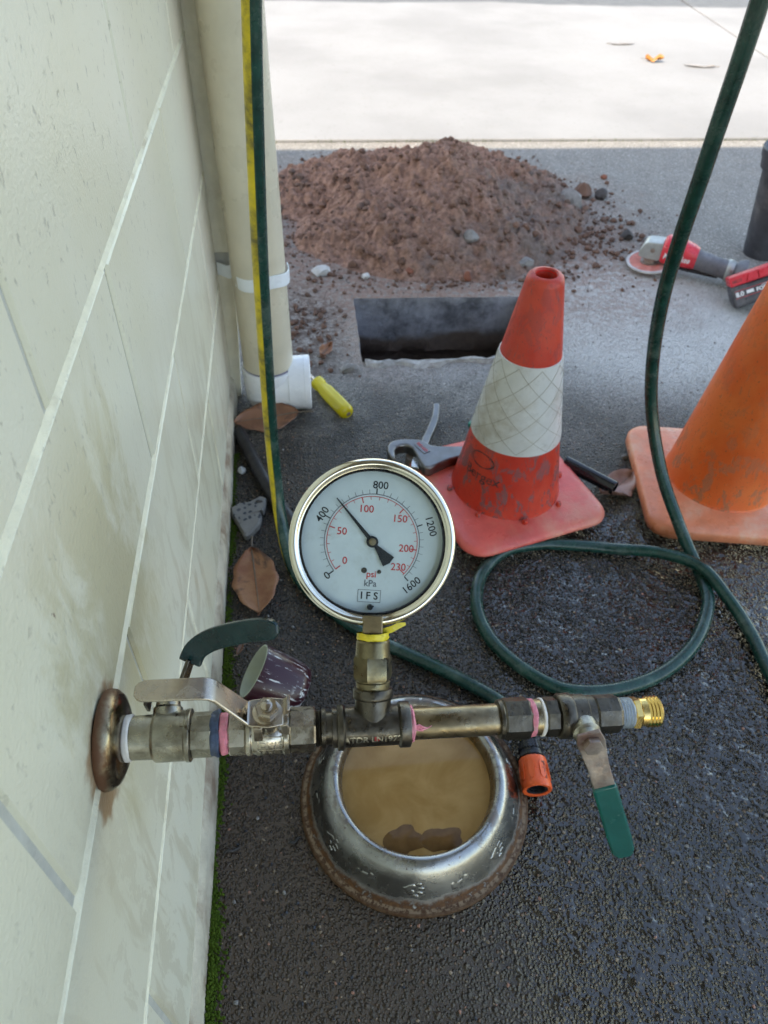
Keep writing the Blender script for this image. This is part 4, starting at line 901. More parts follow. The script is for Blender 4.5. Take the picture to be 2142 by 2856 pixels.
mb = MB(); mb.hexa(0.0,0.006,0.0072, org=base, axis=S3, ch=0.001); mb.build('nut', M['rusty'], v3, smooth=25)
g0 = base+L3*0.0365+Vector((0,-0.007,0)); p = [g0, g0+L3*0.004, g0+L3*0.034, g0+L3*0.064, g0+L3*0.077, g0+L3*0.083, g0+L3*0.0865]
mb = MB(); mb.strip(p, Vector((1,0,0.3)), [0.0165,0.0178,0.0182,0.0186,0.0178,0.0140,0.0080], [0.0055,0.0062,0.0064,0.0066,0.0064,0.0058,0.004]); mb.build('grip', M['green_grip'], v3, smooth=50, bevel=0.0024, seg=3)
# taped thread and brass hose tail
mb = MB(); mb.lathe([(0.363,0.0095)]+threads(0.3636,0.3745,0.0113,0.0021,0.0011)+[(0.375,0.0095)], 40); mb.build('taped_thread', M['zinc'], rig, smooth=40)
mb = MB(); mb.hexa(0.3740,0.3800,0.0118, ph=R_(15), n=6, ch=0.0010); mb.lathe([(0.3800,0.0100),(0.3850,0.0104)], 40, caps=False); mb.lathe(threads(0.3846,0.3950,0.0113,0.0026,0.0010)+[(0.3953,0.0092),(0.3953,0.0072),(0.3880,0.0070)], 48, caps=False); mb.build('hose_tail', M['brass'], rig, smooth=30)

# ================================================================== DOG BOWL
BX, BY = 0.264, 0.417
bowl = thing('pet_bowl', 'stainless pet bowl with rusty foot and embossed paws and bones on wet ground', 'bowl', (BX,BY,0))
prof = [(0.0035,0.1450),(0.0010,0.1465),(0.0005,0.1485),(0.0025,0.1500),(0.0060,0.1490),(0.0072,0.1470),(0.0070,0.1440),(0.0085,0.1405),(0.0150,0.1365),(0.0260,0.1315),(0.0400,0.1250),(0.0520,0.1180),(0.0585,0.1125),(0.0612,0.1085),(0.0620,0.1050),(0.0610,0.1015),(0.0580,0.0990),(0.0520,0.0975),(0.0420,0.0955),(0.0300,0.0935),(0.0120,0.0890),(0.0060,0.0830),(0.0050,0.0)]
mb = MB(); mb.lathe(prof, 128, axis='Z', caps=False); shell = mb.build('bowl_shell', M['bowl'], bowl, smooth=70)
def slope_pt(deg, u, v, h=0.0):
    """point on the sloping side: deg round the bowl, u sideways, v up the slope, h proud of it"""
    z = 0.033 + v*0.90; r = 0.1318 - (z-0.026)*0.505
    a = R_(deg) + u/r; return ((r+h*0.87)*math.cos(a), (r+h*0.87)*math.sin(a), z+h*0.5)
def emboss(deg, polys, name, rot=0.0):
    mb = MB(); ca, sa = math.cos(rot), math.sin(rot)
    for pl in polys:
        n = len(pl); c = (sum(p[0] for p in pl)/n, sum(p[1] for p in pl)/n)
        ring = lambda s, h: [slope_pt(deg, (c[0]+(x-c[0])*s)*ca-(c[1]+(y-c[1])*s)*sa, (c[0]+(x-c[0])*s)*sa+(c[1]+(y-c[1])*s)*ca, h) for x, y in pl]
        vs_ = ring(1.18,-0.0003)+ring(0.98,0.0005)+ring(0.75,0.0007)+[slope_pt(deg, c[0]*ca-c[1]*sa, c[0]*sa+c[1]*ca, 0.0007)]
        mb.add(vs_, [(i,(i+1)%n,n+(i+1)%n,n+i) for i in range(n)]+[(n+i,n+(i+1)%n,2*n+(i+1)%n,2*n+i) for i in range(n)]+[(2*n+i,2*n+(i+1)%n,3*n) for i in range(n)])
    return mb.build(name, M['bowl'], bowl, smooth=60)
ell = lambda cx, cy, a, b, t=0.0: [(cx+a*math.cos(k*math.pi/7)*math.cos(t)-b*math.sin(k*math.pi/7)*math.sin(t), cy+a*math.cos(k*math.pi/7)*math.sin(t)+b*math.sin(k*math.pi/7)*math.cos(t)) for k in range(14)]
def bone_poly():
    pts = []
    for sx in (1,-1):
        for (cx,cy,a0,a1) in ((0.0078*sx,0.0030,-60,150),(0.0078*sx,-0.0030,-150,60)):
            pass
    out = []
    for k in range(28):
        a = 2*math.pi*k/28; x = 0.0105*math.cos(a); y = 0.0060*math.sin(a)
        if abs(x) < 0.0060: y *= 0.42
        if abs(abs(x)-0.0105) < 0.0006: x *= 0.90
        out.append((x, y))
    return out
heart = []
for k in range(18):
    t = 2*math.pi*k/18; heart.append((0.00042*16*math.sin(t)**3, -0.0022+0.00042*(13*math.cos(t)-5*math.cos(2*t)-2*math.cos(3*t)-math.cos(4*t))))
heart = [(x*1.2,y*1.2) for x,y in heart]; ell_ = ell; ell = lambda cx, cy, a, b, t=0.0: ell_(cx*1.2, cy*1.2, a*1.15, b*1.15, t)
paw = [heart, ell(-0.0072,0.0052,0.0022,0.0030,0.4), ell(-0.0026,0.0082,0.0021,0.0032,0.1), ell(0.0028,0.0082,0.0021,0.0032,-0.1), ell(0.0074,0.0050,0.0022,0.0030,-0.4)]
for i, deg in enumerate(range(-100-8*26, -100+8*26+1, 26)):
    if i % 2 == 0: emboss(deg, [[(x,-y) for x,y in pl] for pl in paw], 'paw_emboss', R_(80))
    else: emboss(deg, [[(x*1.15,y*1.15) for x,y in bone_poly()]], 'bone_emboss', R_(14))
mb = MB(); mb.lathe([(0.0405,0.0953),(0.0405,0.06),(0.0405,0.03),(0.0405,0.0)], 96, axis='Z', caps=False); wtr = mb.build('muddy_water', M['water'], smooth=0, loc=(BX,BY,0)); tag(wtr, 'murky brown water filling the pet bowl', 'water')
def ragged_patch(cx, cy, pts, name, label):  # thin dark brown patch with a ragged outline, just above the water surface
    n = len(pts); mb = MB(); mb.add([(cx+x,cy+y,0.0409) for x,y in pts]+[(cx+x*.97,cy+y*.97,0.0411) for x,y in pts]+[(cx,cy,0.0412)], [(i,(i+1)%n,n+(i+1)%n,n+i) for i in range(n)]+[(n+i,n+(i+1)%n,2*n) for i in range(n)])
    o = mb.build(name, M['patch_brown'], smooth=60); tag(o, label, 'leaf'); return o
def ragged(rx, ry, seed, n=34):
    r_ = random.Random(seed); return [(rx*math.cos(2*math.pi*k/n)*(1+.12*math.sin(2*math.pi*k/n*3+seed)+.07*math.sin(2*math.pi*k/n*7+2*seed)+r_.uniform(-.03,.03)), ry*math.sin(2*math.pi*k/n)*(1+.16*math.sin(2*math.pi*k/n*4+seed)+r_.uniform(-.04,.04))) for k in range(n)]
ragged_patch(0.238,0.345,ragged(0.025,0.017,3),'dark_patch','dark ragged patch on the water at the front of the bowl, left one of two')
ragged_patch(0.285,0.341,ragged(0.027,0.015,5),'dark_patch','dark ragged patch on the water at the front of the bowl, right one of two')

# ================================================================== HOSE
hose = thing('garden_hose', 'green garden hose with yellow stripe, looped on the ground and hung up twice', 'hose')
HR = 0.0105
pts = [(0.4290,0.466,0.0243),(0.4275,0.490,0.018),(0.420,0.515,0.0118),(0.401,0.542,0.0112),(0.335,0.596,0.0112),(0.250,0.654,0.0112),(0.193,0.703,0.0112),(0.135,0.775,0.0112),(0.112,0.83,0.016),(0.0995,0.885,0.048),(0.0950,0.918,0.11),(0.094,0.930,0.21),(0.0965,0.930,0.33),(0.104,0.916,0.546),(0.119,0.886,0.795),
       (0.140,0.88,1.02),(0.20,0.90,1.30),(0.31,0.93,1.50),(0.43,0.94,1.57),(0.55,0.93,1.48),(0.625,0.90,1.25),(0.640,0.87,1.00),(0.640,0.86,0.805),(0.650,0.88,0.64),(0.680,0.93,0.43),(0.722,0.945,0.25),(0.756,0.895,0.128),(0.783,0.825,0.058),(0.802,0.765,0.018),(0.8035,0.735,0.0112),
       (0.789,0.680,0.0112),(0.735,0.610,0.0112),(0.663,0.562,0.0112),(0.583,0.541,0.0112),(0.507,0.548,0.0112),(0.454,0.589,0.0112),(0.417,0.647,0.0112),(0.408,0.712,0.0112),(0.430,0.778,0.0112),(0.480,0.826,0.0112),(0.545,0.838,0.0112),(0.608,0.831,0.0112),(0.678,0.815,0.0125),(0.745,0.790,0.024),(0.797,0.745,0.0330),(0.824,0.685,0.019),(0.834,0.619,0.0112),(0.829,0.554,0.0112),(0.826,0.44,0.0112),(0.87,0.30,0.0112),(1.0,0.12,0.0112),(1.3,-0.1,0.0112)]
path = catmull(pts, 12)
mb = MB(); mb.tube(path, HR, 20); mb.build('tube', M['hose'], hose, smooth=60)
def stripe_mesh():
    mb = MB(); vs_ = []; n = len(path); seg = 9
    D1 = Vector((-0.86,-0.52,0.0)); D2 = Vector((-0.4,0.6,-0.7)); D3 = Vector((0.35,0.93,0.0)); i_top = 18*12
    for i, p in enumerate(path):
        T = (path[min(i+1,n-1)]-path[max(i-1,0)]).normalized()
        if i < 7*12: d = D2
        elif i < 10*12: d = D2.lerp(D1, (i-84)/36)
        elif i < i_top-36: d = D1
        elif i < i_top+36: d = D1.lerp(D3, (i-i_top+36)/72)
        else: d = D3
        d = (d-T*d.dot(T)); d = d.normalized() if d.length > 1e-4 else T.orthogonal().normalized(); b = T.cross(d)
        for k in range(seg):
            a = R_(-52+104*k/(seg-1)); rr = HR + (0.0005 if 0 < k < seg-1 else -0.0003); vs_.append(p+(d*math.cos(a)+b*math.sin(a))*rr)
    last = 27*12
    mb.add(vs_, [(i*seg+k, i*seg+k+1, (i+1)*seg+k+1, (i+1)*seg+k) for i in range(last) for k in range(seg-1)])
    return mb.build('stripe', M['stripe'], hose, smooth=60)
stripe_mesh()
CA = Vector((0.4290,0.464,0.0245)); CB = Vector((0.4215,0.3865,0.0225)); cd = (CB-CA).normalized()
mb = MB(); mb.lathe([(0.0,0.0108),(0.001,0.0150),(0.013,0.0166),(0.0135,0.0150),(0.018,0.0150),(0.0185,0.0168),(0.0225,0.0172),(0.023,0.0150),(0.030,0.0145)], 36, org=CA, axis=cd)
col_ = mb.build('clamp_collar', M['blackplastic'], hose, smooth=35)
mb = MB()
for k in range(20):
    a = 2*math.pi*k/20; U = Vector((0,0,1)).cross(cd).normalized(); V = cd.cross(U); e = U*math.cos(a)+V*math.sin(a); mb.strip([CA+cd*0.002+e*0.0153, CA+cd*0.0125+e*0.0168], e.cross(cd), 0.0018, 0.0014)
mb.build('grip_rib', M['blackplastic'], col_, smooth=0)
cf = lambda t: 0.0245+(t-0.0245)*0.80
mb = MB(); mb.lathe([(cf(t_), r_) for t_, r_ in ((0.0245,0.0150),(0.0255,0.0180),(0.030,0.0188),(0.040,0.0182),(0.048,0.0178),(0.058,0.0186),(0.070,0.0196),(0.0755,0.0198),(0.0780,0.0190),(0.0785,0.0170),(0.0770,0.0140),(0.072,0.0135))], 48, org=CA, axis=cd, caps=False)
con = mb.build('connector', M['orangeplastic'], hose, smooth=50)
mb = MB(); mb.lathe([(0.0660,0.0143),(0.0655,0.0118),(0.0600,0.0105),(0.050,0.0100),(0.049,0.0)], 40, org=CA, axis=cd, caps=False); mb.build('connector_socket', M['blackplastic'], con)
mb = MB(); mb.lathe([(0.050,0.0030),(0.0600,0.0028),(0.0605,0.0018)], 16, org=CA, axis=cd); mb.build('valve_pin', M['tool_grey'], con)
U = Vector((0,0,1)).cross(cd).normalized(); V = cd.cross(U); mb = MB()
for k in range(8):
    a = 2*math.pi*(k+0.5)/8; e = U*math.cos(a)+V*math.sin(a); mb.strip([CA+cd*cf(0.034)+e*0.0185, CA+cd*cf(0.041)+e*0.0186, CA+cd*cf(0.060)+e*0.0192, CA+cd*cf(0.065)+e*0.0194], e.cross(cd), [0.003,0.0075,0.0075,0.003], 0.0010)
mb.build('finger_pad', M['orangeplastic'], con, smooth=50)
vs_, fs = text_geo('holman', 0.0078, 0.0002, bold=0.0001); mb = MB(); out = []
for v in vs_:
    a = R_(58)+v.y/0.0194; e = -U*math.cos(a)+V*math.sin(a) if (-U).x > 0 else U*math.cos(a)+V*math.sin(a); out.append(CA+cd*(0.046+v.x)+e*(0.0196+v.z))
mb.add(out, fs); mb.build('lettering', M['print_black'], con, smooth=0)
hk = thing('hose_hook', 'wire hook hanging from the soffit and carrying the hose, above the picture', 'hook', (0.4060,0.94,2.401))
mb = MB(); mb.tube(catmull([(0,0,0),(0.02,0,-0.02),(0.024,0,-0.3),(0.024,0,-0.70),(0.024,-0.02,-0.80),(0.024,0.0,-0.846),(0.024,0.02,-0.83),(0.024,0.024,-0.80)], 6), 0.0035, 8); mb.build('wire', M['rusty'], hk, smooth=60)
mb = MB(); mb.lathe([(-0.004,0.02),(0.0,0.02)], 16, axis='Z'); mb.build('plate', M['rusty'], hk)

# ================================================================== CONES
def rounded_sq(s, r, n=6):
    out = []
    for cx, cy, a0 in ((1,1,0),(-1,1,90),(-1,-1,180),(1,-1,270)):
        for k in range(n+1): a = R_(a0+90*k/n); out.append((cx*(s-r)+r*math.cos(a), cy*(s-r)+r*math.sin(a)))
    return out
def stack_loops(mb, loops):
    n = len(loops[0]); o = []
    for L in loops: o += L
    mb.add(o, [(j*n+i, j*n+(i+1)%n, (j+1)*n+(i+1)%n, (j+1)*n+i) for j in range(len(loops)-1) for i in range(n)]); return mb
def base_part(parent, s, r, z0, z1, m, lift=0.004):
    mb = MB(); L = lambda q, rr, z: [(x,y,z) for x,y in rounded_sq(q, rr)]
    stack_loops(mb, [L(0.02,0.01,z0+0.004), L(s-0.030,r*0.7,z0+0.004), L(s-0.014,r*0.8,z0), L(s-0.004,r,z0), L(s,r,z0+0.004), L(s,r,z1-0.008), L(s-0.003,r,z1-0.003), L(s-0.009,r*0.9,z1), L(s-0.022,r*0.8,z1+0.001), L(s-0.045,r*0.8,z1+0.001+lift*0.4), L(0.06,0.05,z1+lift)])
    return mb.build('base', m, parent, smooth=60)
c1_ = thing('traffic_cone', 'red traffic cone with dirty white quilted collar behind the gauge', 'traffic cone', (0.512,0.973,0), (0,0,R_(15.5)))
base_part(c1_, 0.145, 0.042, 0.0215, 0.0365, M['cone_base'])
rz = lambda z: 0.0985 + (0.0268-0.0985)*(z-0.038)/(0.452-0.038)
mb = MB(); mb.lathe([(0.0375,0.1035),(0.0385,0.1000),(0.045,rz(0.045)+0.0006),(0.10,rz(0.10)),(0.145,rz(0.145)),(0.147,rz(0.147)),(0.315,rz(0.315)),(0.44,rz(0.44)),(0.448,rz(0.448)-0.0006),(0.4520,rz(0.452)-0.004),(0.4525,0.0185),(0.450,0.0160),(0.440,0.0155),(0.30,0.030),(0.15,0.06)], 72, axis='Z', caps=False)
mb.build('body', M['cone_red'], c1_, smooth=50)
mb = MB(); mb.lathe([(0.4495,0.0159),(0.430,0.0158),(0.36,0.026),(0.359,0.0)], 40, axis='Z', caps=False); mb.build('bore', M['cone_in'], c1_)
mb = MB(); mb.lathe([(0.1660,rz(0.166)+0.0002),(0.1665,rz(0.1665)+0.0022),(0.1695,rz(0.1695)+0.0022),(0.318,rz(0.318)+0.0020),(0.3205,rz(0.3205)+0.0018),(0.3210,rz(0.321)+0.0001)], 72, axis='Z', caps=False)
coll = mb.build('reflective_collar', M['collar'], c1_, smooth=50)
mb = MB()
for sgn in (1,-1):
    for k in range(9):
        P_ = []
        for j in range(22):
            t = j/21; z = 0.1695+0.147*t; a = 2*math.pi*k/9 + sgn*t*R_(140); P_.append(((rz(z)+0.0022)*math.cos(a), (rz(z)+0.0022)*math.sin(a), z))
        mb.tube(P_, 0.00042, 5)
mb.build('quilt_line', M['collar_line'], coll, smooth=60)
for k in range(8):
    a = R_(-100+45*k); mb = MB(); mb.lathe([(0.036,0.0052),(0.046,0.0048),(0.0475,0.0036)], 14, org=(0.107*math.cos(a),0.107*math.sin(a),0), axis='Z'); mb.build('lug', M['cone_red'], c1_, smooth=40, bevel=0.0008)
for sx, sy in ((1,1),(-1,1),(-1,-1),(1,-1)):
    mb = MB(); mb.lathe([(0.0,0.010),(0.022,0.013)], 16, org=(0.095*sx,0.095*sy,0), axis='Z'); mb.build('foot', M['cone_base'], c1_)
def cone_text(s, size, ang, z, name, bold=0.0):
    vs_, fs = text_geo(s, size, 0.0, bold=bold, align='CENTER'); mb = MB(); out = []
    for v in vs_:
        zz = z+v.y*0.985; r = rz(zz)+0.0005; a = ang+v.x/r; out.append((r*math.cos(a), r*math.sin(a), zz))
    mb.add(out, fs); return mb.build(name, M['print_black'], c1_, smooth=0)
cone_text('Bergex', 0.026, R_(-156), 0.108, 'lettering', 0.0003)
mb = MB(); N = 28; vs_ = []
for k in range(N):
    a = 2*math.pi*k/N
    for q in (1.0, 0.84): zz = 0.138+0.014*q*math.sin(a); r = rz(zz)+0.0005; aa = R_(-160)+0.026*q*math.cos(a)/r; vs_.append((r*math.cos(aa), r*math.sin(aa), zz))
mb.add(vs_, [(2*k,2*k+1,(2*k+3)%(2*N),(2*k+2)%(2*N)) for k in range(N)]); mb.build('logo_oval', M['print_black'], c1_, smooth=0)

c2_ = thing('traffic_cone', 'plain orange traffic cone cut off by the right edge of the picture', 'traffic cone', (0.925,0.958,0), (0,0,R_(-10.8)))
base_part(c2_, 0.152, 0.040, 0.010, 0.038, M['cone_obase'])
r2 = lambda z: 0.1000 + (0.030-0.100)*(z-0.04)/(0.66-0.04)
mb = MB(); mb.lathe([(0.0385,0.1060),(0.0400,0.1020),(0.046,r2(0.046)),(0.20,r2(0.2)),(0.40,r2(0.4)),(0.645,r2(0.645)),(0.656,r2(0.656)-0.002),(0.660,0.024),(0.657,0.021),(0.60,0.024),(0.4,0.04)], 72, axis='Z', caps=False); mb.build('body', M['cone_orange'], c2_, smooth=50)
for sx, sy in ((1,1),(-1,1),(-1,-1),(1,-1),(0,-1),(0,1)):
    mb = MB(); mb.lathe([(0.0,0.009),(0.003,0.011),(0.013,0.012)], 16, org=(0.118*sx,(0.118 if sx else 0.130)*sy,0), axis='Z'); mb.build('foot', M['cone_obase'], c2_)

# ================================================================== ANGLE GRINDER
gr = thing('angle_grinder', 'dusty red and grey cordless angle grinder lying on the dry ground', 'power tool', (1.150,1.880,0.0), (0,0,R_(-32)))
def gtilt(): return (R_(6), R_(-4), 0)
mb = MB(); mb.lathe([(0.0200,0.0),(0.0200,0.0600),(0.0206,0.0625),(0.0228,0.0625),(0.0234,0.0600),(0.0234,0.0)], 56, axis='Z', caps=False); dsc = mb.build('cutting_disc', M['disc'], gr, smooth=30, rot=gtilt())
mb = MB(); mb.lathe([(0.0198,0.0560),(0.0196,0.0632),(0.0238,0.0632),(0.0237,0.0560)], 56, axis='Z', caps=False); mb.build('worn_rim', M['disc_rim'], dsc, smooth=30)
mb = MB(); mb.lathe([(0.0232,0.026),(0.0250,0.026),(0.0255,0.018),(0.034,0.017),(0.040,0.022)], 32, axis='Z'); mb.build('spindle_flange', M['rusty'], gr, smooth=35, rot=gtilt())
prof = [(-0.034,0.040),(-0.036,0.052),(-0.026,0.078),(-0.018,0.084),(0.022,0.088),(0.027,0.084),(0.027,0.044),(0.020,0.036),(-0.020,0.036)]
mb = MB(); mb.prism(prof, -0.026, 0.026); gh = mb.build('gear_head', M['gearcase'], gr, smooth=30, bevel=0.006, seg=3, rot=(R_(90),0,0))
mb = MB(); mb.lathe([(0.0262,0.006),(0.0285,0.006),(0.0288,0.0035),(0.0270,0.003)], 20, org=(0.000,0.064,0), axis='Z'); mb.build('handle_boss', M['rusty'], gh)
secs = [(0.024,0.031,0.031,0.064),(0.031,0.036,0.036,0.066),(0.075,0.034,0.034,0.064),(0.105,0.031,0.030,0.060),(0.118,0.027,0.026,0.057)]
def loft(secs, n=24, pw=3.0):
    mb = MB(); loops = []
    for x, ry, rz_, zc in secs:
        L = []
        for k in range(n):
            a = 2*math.pi*k/n; c, s = math.cos(a), math.sin(a); m_ = (abs(c)**pw+abs(s)**pw)**(-1/pw); L.append((x, ry*c*m_, zc+rz_*s*m_))
        loops.append(L)
    stack_loops(mb, loops); N = len(loops); mb.f.append(tuple(range(n-1,-1,-1))); mb.f.append(tuple(range((N-1)*n, N*n))); return mb
mb = loft(secs); hb = mb.build('motor_housing', M['red_tool'], gr, smooth=45)
vs_, fs = text_geo('Milwaukee', 0.023, 0.0003, 'LEFT', 0.0003, 0.25); mb = MB(); mb.add([(0.031+v.x*0.72, -0.0362-v.z, 0.060+v.y) for v in vs_], fs); mb.build('lettering', M['white_print'], hb, smooth=0)
mb = loft([(0.112,0.028,0.027,0.056),(0.125,0.026,0.026,0.054),(0.170,0.0235,0.024,0.048),(0.215,0.0235,0.0245,0.042),(0.232,0.028,0.029,0.040),(0.245,0.032,0.034,0.041)], 24, 2.4); mb.build('grip_handle', M['tool_grey'], gr, smooth=50)
mb = loft([(0.200,0.0265,0.0275,0.0435),(0.206,0.0285,0.0295,0.0430),(0.213,0.0285,0.0295,0.0425),(0.219,0.0265,0.0275,0.0420)], 24, 2.4); mb.build('handle_ring', M['gearcase'], gr, smooth=50)
mb = loft([(0.060,0.022,0.006,0.030),(0.085,0.022,0.006,0.028),(0.150,0.013,0.006,0.024),(0.185,0.011,0.005,0.022)], 16, 3); mb.build('paddle_switch', M['blackplastic'], gr, smooth=50)
E1 = Vector((0.84,-0.18,0.45)).normalized(); E2 = Vector((0.27,-0.50,-0.80)); E2 = (E2-E1*E2.dot(E1)).normalized(); E3 = E1.cross(E2)
if E3.dot(Vector((0.15,0,0.945))-Vector((1.35,1.7,0.05))) < 0: E3 = -E3
GI = (Matrix.Translation((1.150,1.880,0.0)) @ Matrix.Rotation(R_(-32), 4, 'Z')).inverted()
BP = Vector((1.260,1.655,0.076)); BM = GI @ Matrix(((E1.x,-E2.x,E3.x,BP.x),(E1.y,-E2.y,E3.y,BP.y),(E1.z,-E2.z,E3.z,BP.z),(0,0,0,1)))
# battery frame: x along its long edge, y towards the handle, z out of the printed side
def bpart(mb, name, m, parent=None, **kw):
    o = mb.build(name, m, parent or gr, **kw)
    if parent is None: o.matrix_local = BM
    return o
mb = MB(); mb.box((-0.002,-0.078,-0.078),(0.128,-0.020,0.0)); BO = bpart(mb, 'battery', M['darkplastic'], smooth=30, bevel=0.008, seg=3)
mb = MB(); mb.box((0.000,-0.0215,-0.074),(0.126,0.004,0.0005)); tf = bpart(mb, 'tool_foot', M['red_tool'], smooth=30, bevel=0.004, seg=3)
mb = MB(); mb.prism([(0.040,-0.019),(0.047,0.001),(0.066,0.003),(0.066,-0.019)], 0.0, 0.006); mb.prism([(0.069,-0.019),(0.069,0.003),(0.096,0.001),(0.100,-0.019)], 0.0, 0.006); mb.build('release_latch', M['red_tool'], tf, bevel=0.001)
mb = MB(); mb.box((0.006,-0.0355,-0.002),(0.122,-0.0345,0.0006)); mb.box((0.006,-0.0535,-0.002),(0.122,-0.0525,0.0006)); mb.build('trim_line', M['red_tool'], BO, smooth=0)
def bat_text(s_, size, x, y, m, bold=0.0003, par=None):
    vs_, fs = text_geo(s_, size, 0.0002, 'LEFT', bold); mb = MB(); mb.add([(x+v.x, y+v.y, 0.0006+v.z) for v in vs_], fs); return mb.build('lettering', m, par or BO, smooth=0)
bat_text('8.0', 0.016, 0.007, -0.0445, M['white_print'], 0.0006); bat_text('FORGE', 0.0130, 0.056, -0.0455, M['white_print'], 0.0005); bat_text('LITHIUM-ION', 0.0060, 0.070, -0.0375, M['white_print'], 0.0001)
mb = MB(); mb.box((0.033,-0.0480,-0.001),(0.050,-0.0395,0.0005)); mb.build('badge', M['white_print'], BO, smooth=0, bevel=0.0004)
bat_text('ME23', 0.010, 0.006, -0.010, M['print_black'], 0.0002, tf)
for (x, y) in ((0.018,-0.0275),(0.028,-0.060),(0.100,-0.0275)):
    mb = MB(); mb.lathe([(-0.001,0.0022),(0.0004,0.0022)], 12, org=(x,y,0), axis='Z'); mb.build('screw_hole', M['blackplastic'], BO)
mb = loft([(0.226,0.030,0.031,0.041),(0.240,0.036,0.030,0.046),(0.250,0.038,0.026,0.050)], 20, 2.6); mb.build('handle_end', M['tool_grey'], gr, smooth=50)

# black capped pipe at the right edge
bp = thing('capped_pipe', 'dark scuffed plastic pipe with a cap standing at the right edge behind the grinder', 'pipe', (1.530,1.955,0.0), (R_(2), R_(-11), 0))
mb = MB(); mb.lathe([(0.0,0.050),(0.27,0.046)], 40, axis='Z'); mb.build('tube', M['darkplastic'], bp)
mb = MB(); mb.lathe([(0.262,0.048),(0.263,0.054),(0.292,0.054),(0.2925,0.057),(0.315,0.057),(0.319,0.054),(0.320,0.046),(0.312,0.041),(0.312,0.0)], 40, axis='Z', caps=False); mb.build('cap', M['darkplastic'], bp, smooth=35)

# ================================================================== SMALL THINGS
# screwdriver
sd = thing('screwdriver', 'screwdriver with clear yellow handle beside the white outlet fitting', 'screwdriver', (0.180,1.352,0.0180), (0,R_(4),R_(-61))); sd.scale = (1.16,1.16,1.16)
mb = MB(); seg = 24; loops = []
for t, r in ((0.0,0.0098),(0.001,0.0118),(0.008,0.0122),(0.012,0.0112),(0.018,0.0106),(0.026,0.0118),(0.034,0.0136),(0.060,0.0140),(0.084,0.0140),(0.094,0.0128),(0.099,0.0100),(0.1005,0.0050),(0.1006,0.0010)):
    L = []
    for k in range(seg):
        a = 2*math.pi*k/seg; fl = 1.0-0.17*(0.5-0.5*math.cos(6*a))*(1 if 0.026 <= t <= 0.09 else 0); L.append((t*1.08, 1.14*r*fl*math.cos(a), 1.14*r*fl*math.sin(a)))
    loops.append(L)
stack_loops(mb, loops); mb.f.append(tuple(range(seg-1,-1,-1))); mb.f.append(tuple(range((len(loops)-1)*seg, len(loops)*seg))); mb.build('handle', M['acetate'], sd, smooth=60)
mb = MB(); mb.lathe([(-0.030,0.0018),(-0.026,0.0030),(0.055,0.0030)], 14); mb.build('shaft', M['steel'], sd)
mb = MB(); mb.lathe([(0.1080,0.0050),(0.1092,0.0035)], 12); mb.build('end_plug', M['rusty'], sd)

# leaves
def leaf(name, label, L, W, m, loc, rot, curl=0.15, bend=0.1, stalk=0.02, seed=0, wave=0.0):
    nu, nv = 22, 9; mb = MB(); vs_ = []; r_ = random.Random(seed)
    for i in range(nu+1):
        t = i/nu; wv = W/2*(math.sin(math.pi*min(1,max(0,t))**0.92)**0.72)*(1+0.05*math.sin(t*23+seed)); x = L*(t-0.5)
        for j in range(nv):
            s = -1+2*j/(nv-1); z = curl*W*(abs(s)**1.6)*0.6 + bend*L*(t-0.5)**2*1.6 + wave*math.sin(t*9+s*3+seed)*W*0.25*abs(s) + 0.0005*math.sin(t*60+abs(s)*6)
            vs_.append((x, s*wv, z))
    mb.add(vs_, [(i*nv+j, (i+1)*nv+j, (i+1)*nv+j+1, i*nv+j+1) for i in range(nu) for j in range(nv-1)])
    t_ = thing(name, label, 'leaf', loc, rot)
    bl = mb.build('blade', m, t_, smooth=70); so = bl.modifiers.new('s', 'SOLIDIFY'); so.thickness = 0.0006; so.offset = -1
    z0 = lambda t: bend*L*(t-0.5)**2*1.6
    mb = MB(); P_ = [(L*(t-0.5), 0, z0(t)+0.0007) for t in (0.96,0.7,0.4,0.15,0.02)]+[(-L*0.5-stalk*0.5,0.002,z0(0)+0.001),(-L*0.5-stalk,0.004,z0(0)+0.002)]
    mb.tube(P_, [0.0004,0.0007,0.0010,0.0013,0.0014,0.0014,0.0016], 7); mb.build('midrib', M['petiole'], t_, smooth=60); return t_
leaf('fallen_leaf', 'large brown leaf leaning on the white outlet fitting behind the hose', 0.135, 0.062, M['leaf_a'], (0.070,1.226,0.022), (R_(-36),R_(3),R_(187)), 0.10, 0.05, 0.030, 1)
leaf('fallen_leaf', 'large russet leaf lying by the mossy wall left of the gauge', 0.150, 0.075, M['leaf_b'], (0.053,0.795,0.008), (R_(4),R_(-3),R_(-84)), 0.14, 0.10, 0.030, 2)
leaf('curled_leaf', 'curled pinkish dead leaf under the black pipe offcut between the cones', 0.098, 0.070, M['leaf_c'], (0.738,0.980,0.003), (R_(-4),R_(4),R_(35)), 0.20, 0.16, 0.010, 3, 0.45)
leaf('dry_leaf', 'orange dry leaf out on the sunlit pale slab', 0.090, 0.050, M['leaf_d'], (2.03,4.10,0.018), (R_(6),R_(-6),R_(-20)), 0.3, 0.2, 0.02, 4, 0.8)
leaf('dry_leaf', 'pale dry leaf on the slab to the right of the orange leaf', 0.16, 0.05, M['leaf_e'], (2.235,4.01,0.012), (0,0,R_(170)), 0.12, 0.04, 0.02, 5, 0.1)
leaf('dry_leaf', 'pale flat leaf on the slab beyond the orange leaf', 0.14, 0.045, M['leaf_e'], (1.99,4.46,0.012), (0,0,R_(5)), 0.10, 0.04, 0.02, 6, 0.1)
leaf('curled_leaf', 'small dark red curled leaf left of the hole', 0.055, 0.028, M['leaf_b'], (0.205,1.492,0.006), (R_(20),0,R_(60)), 0.6, 0.2, 0.008, 7, 0.5)
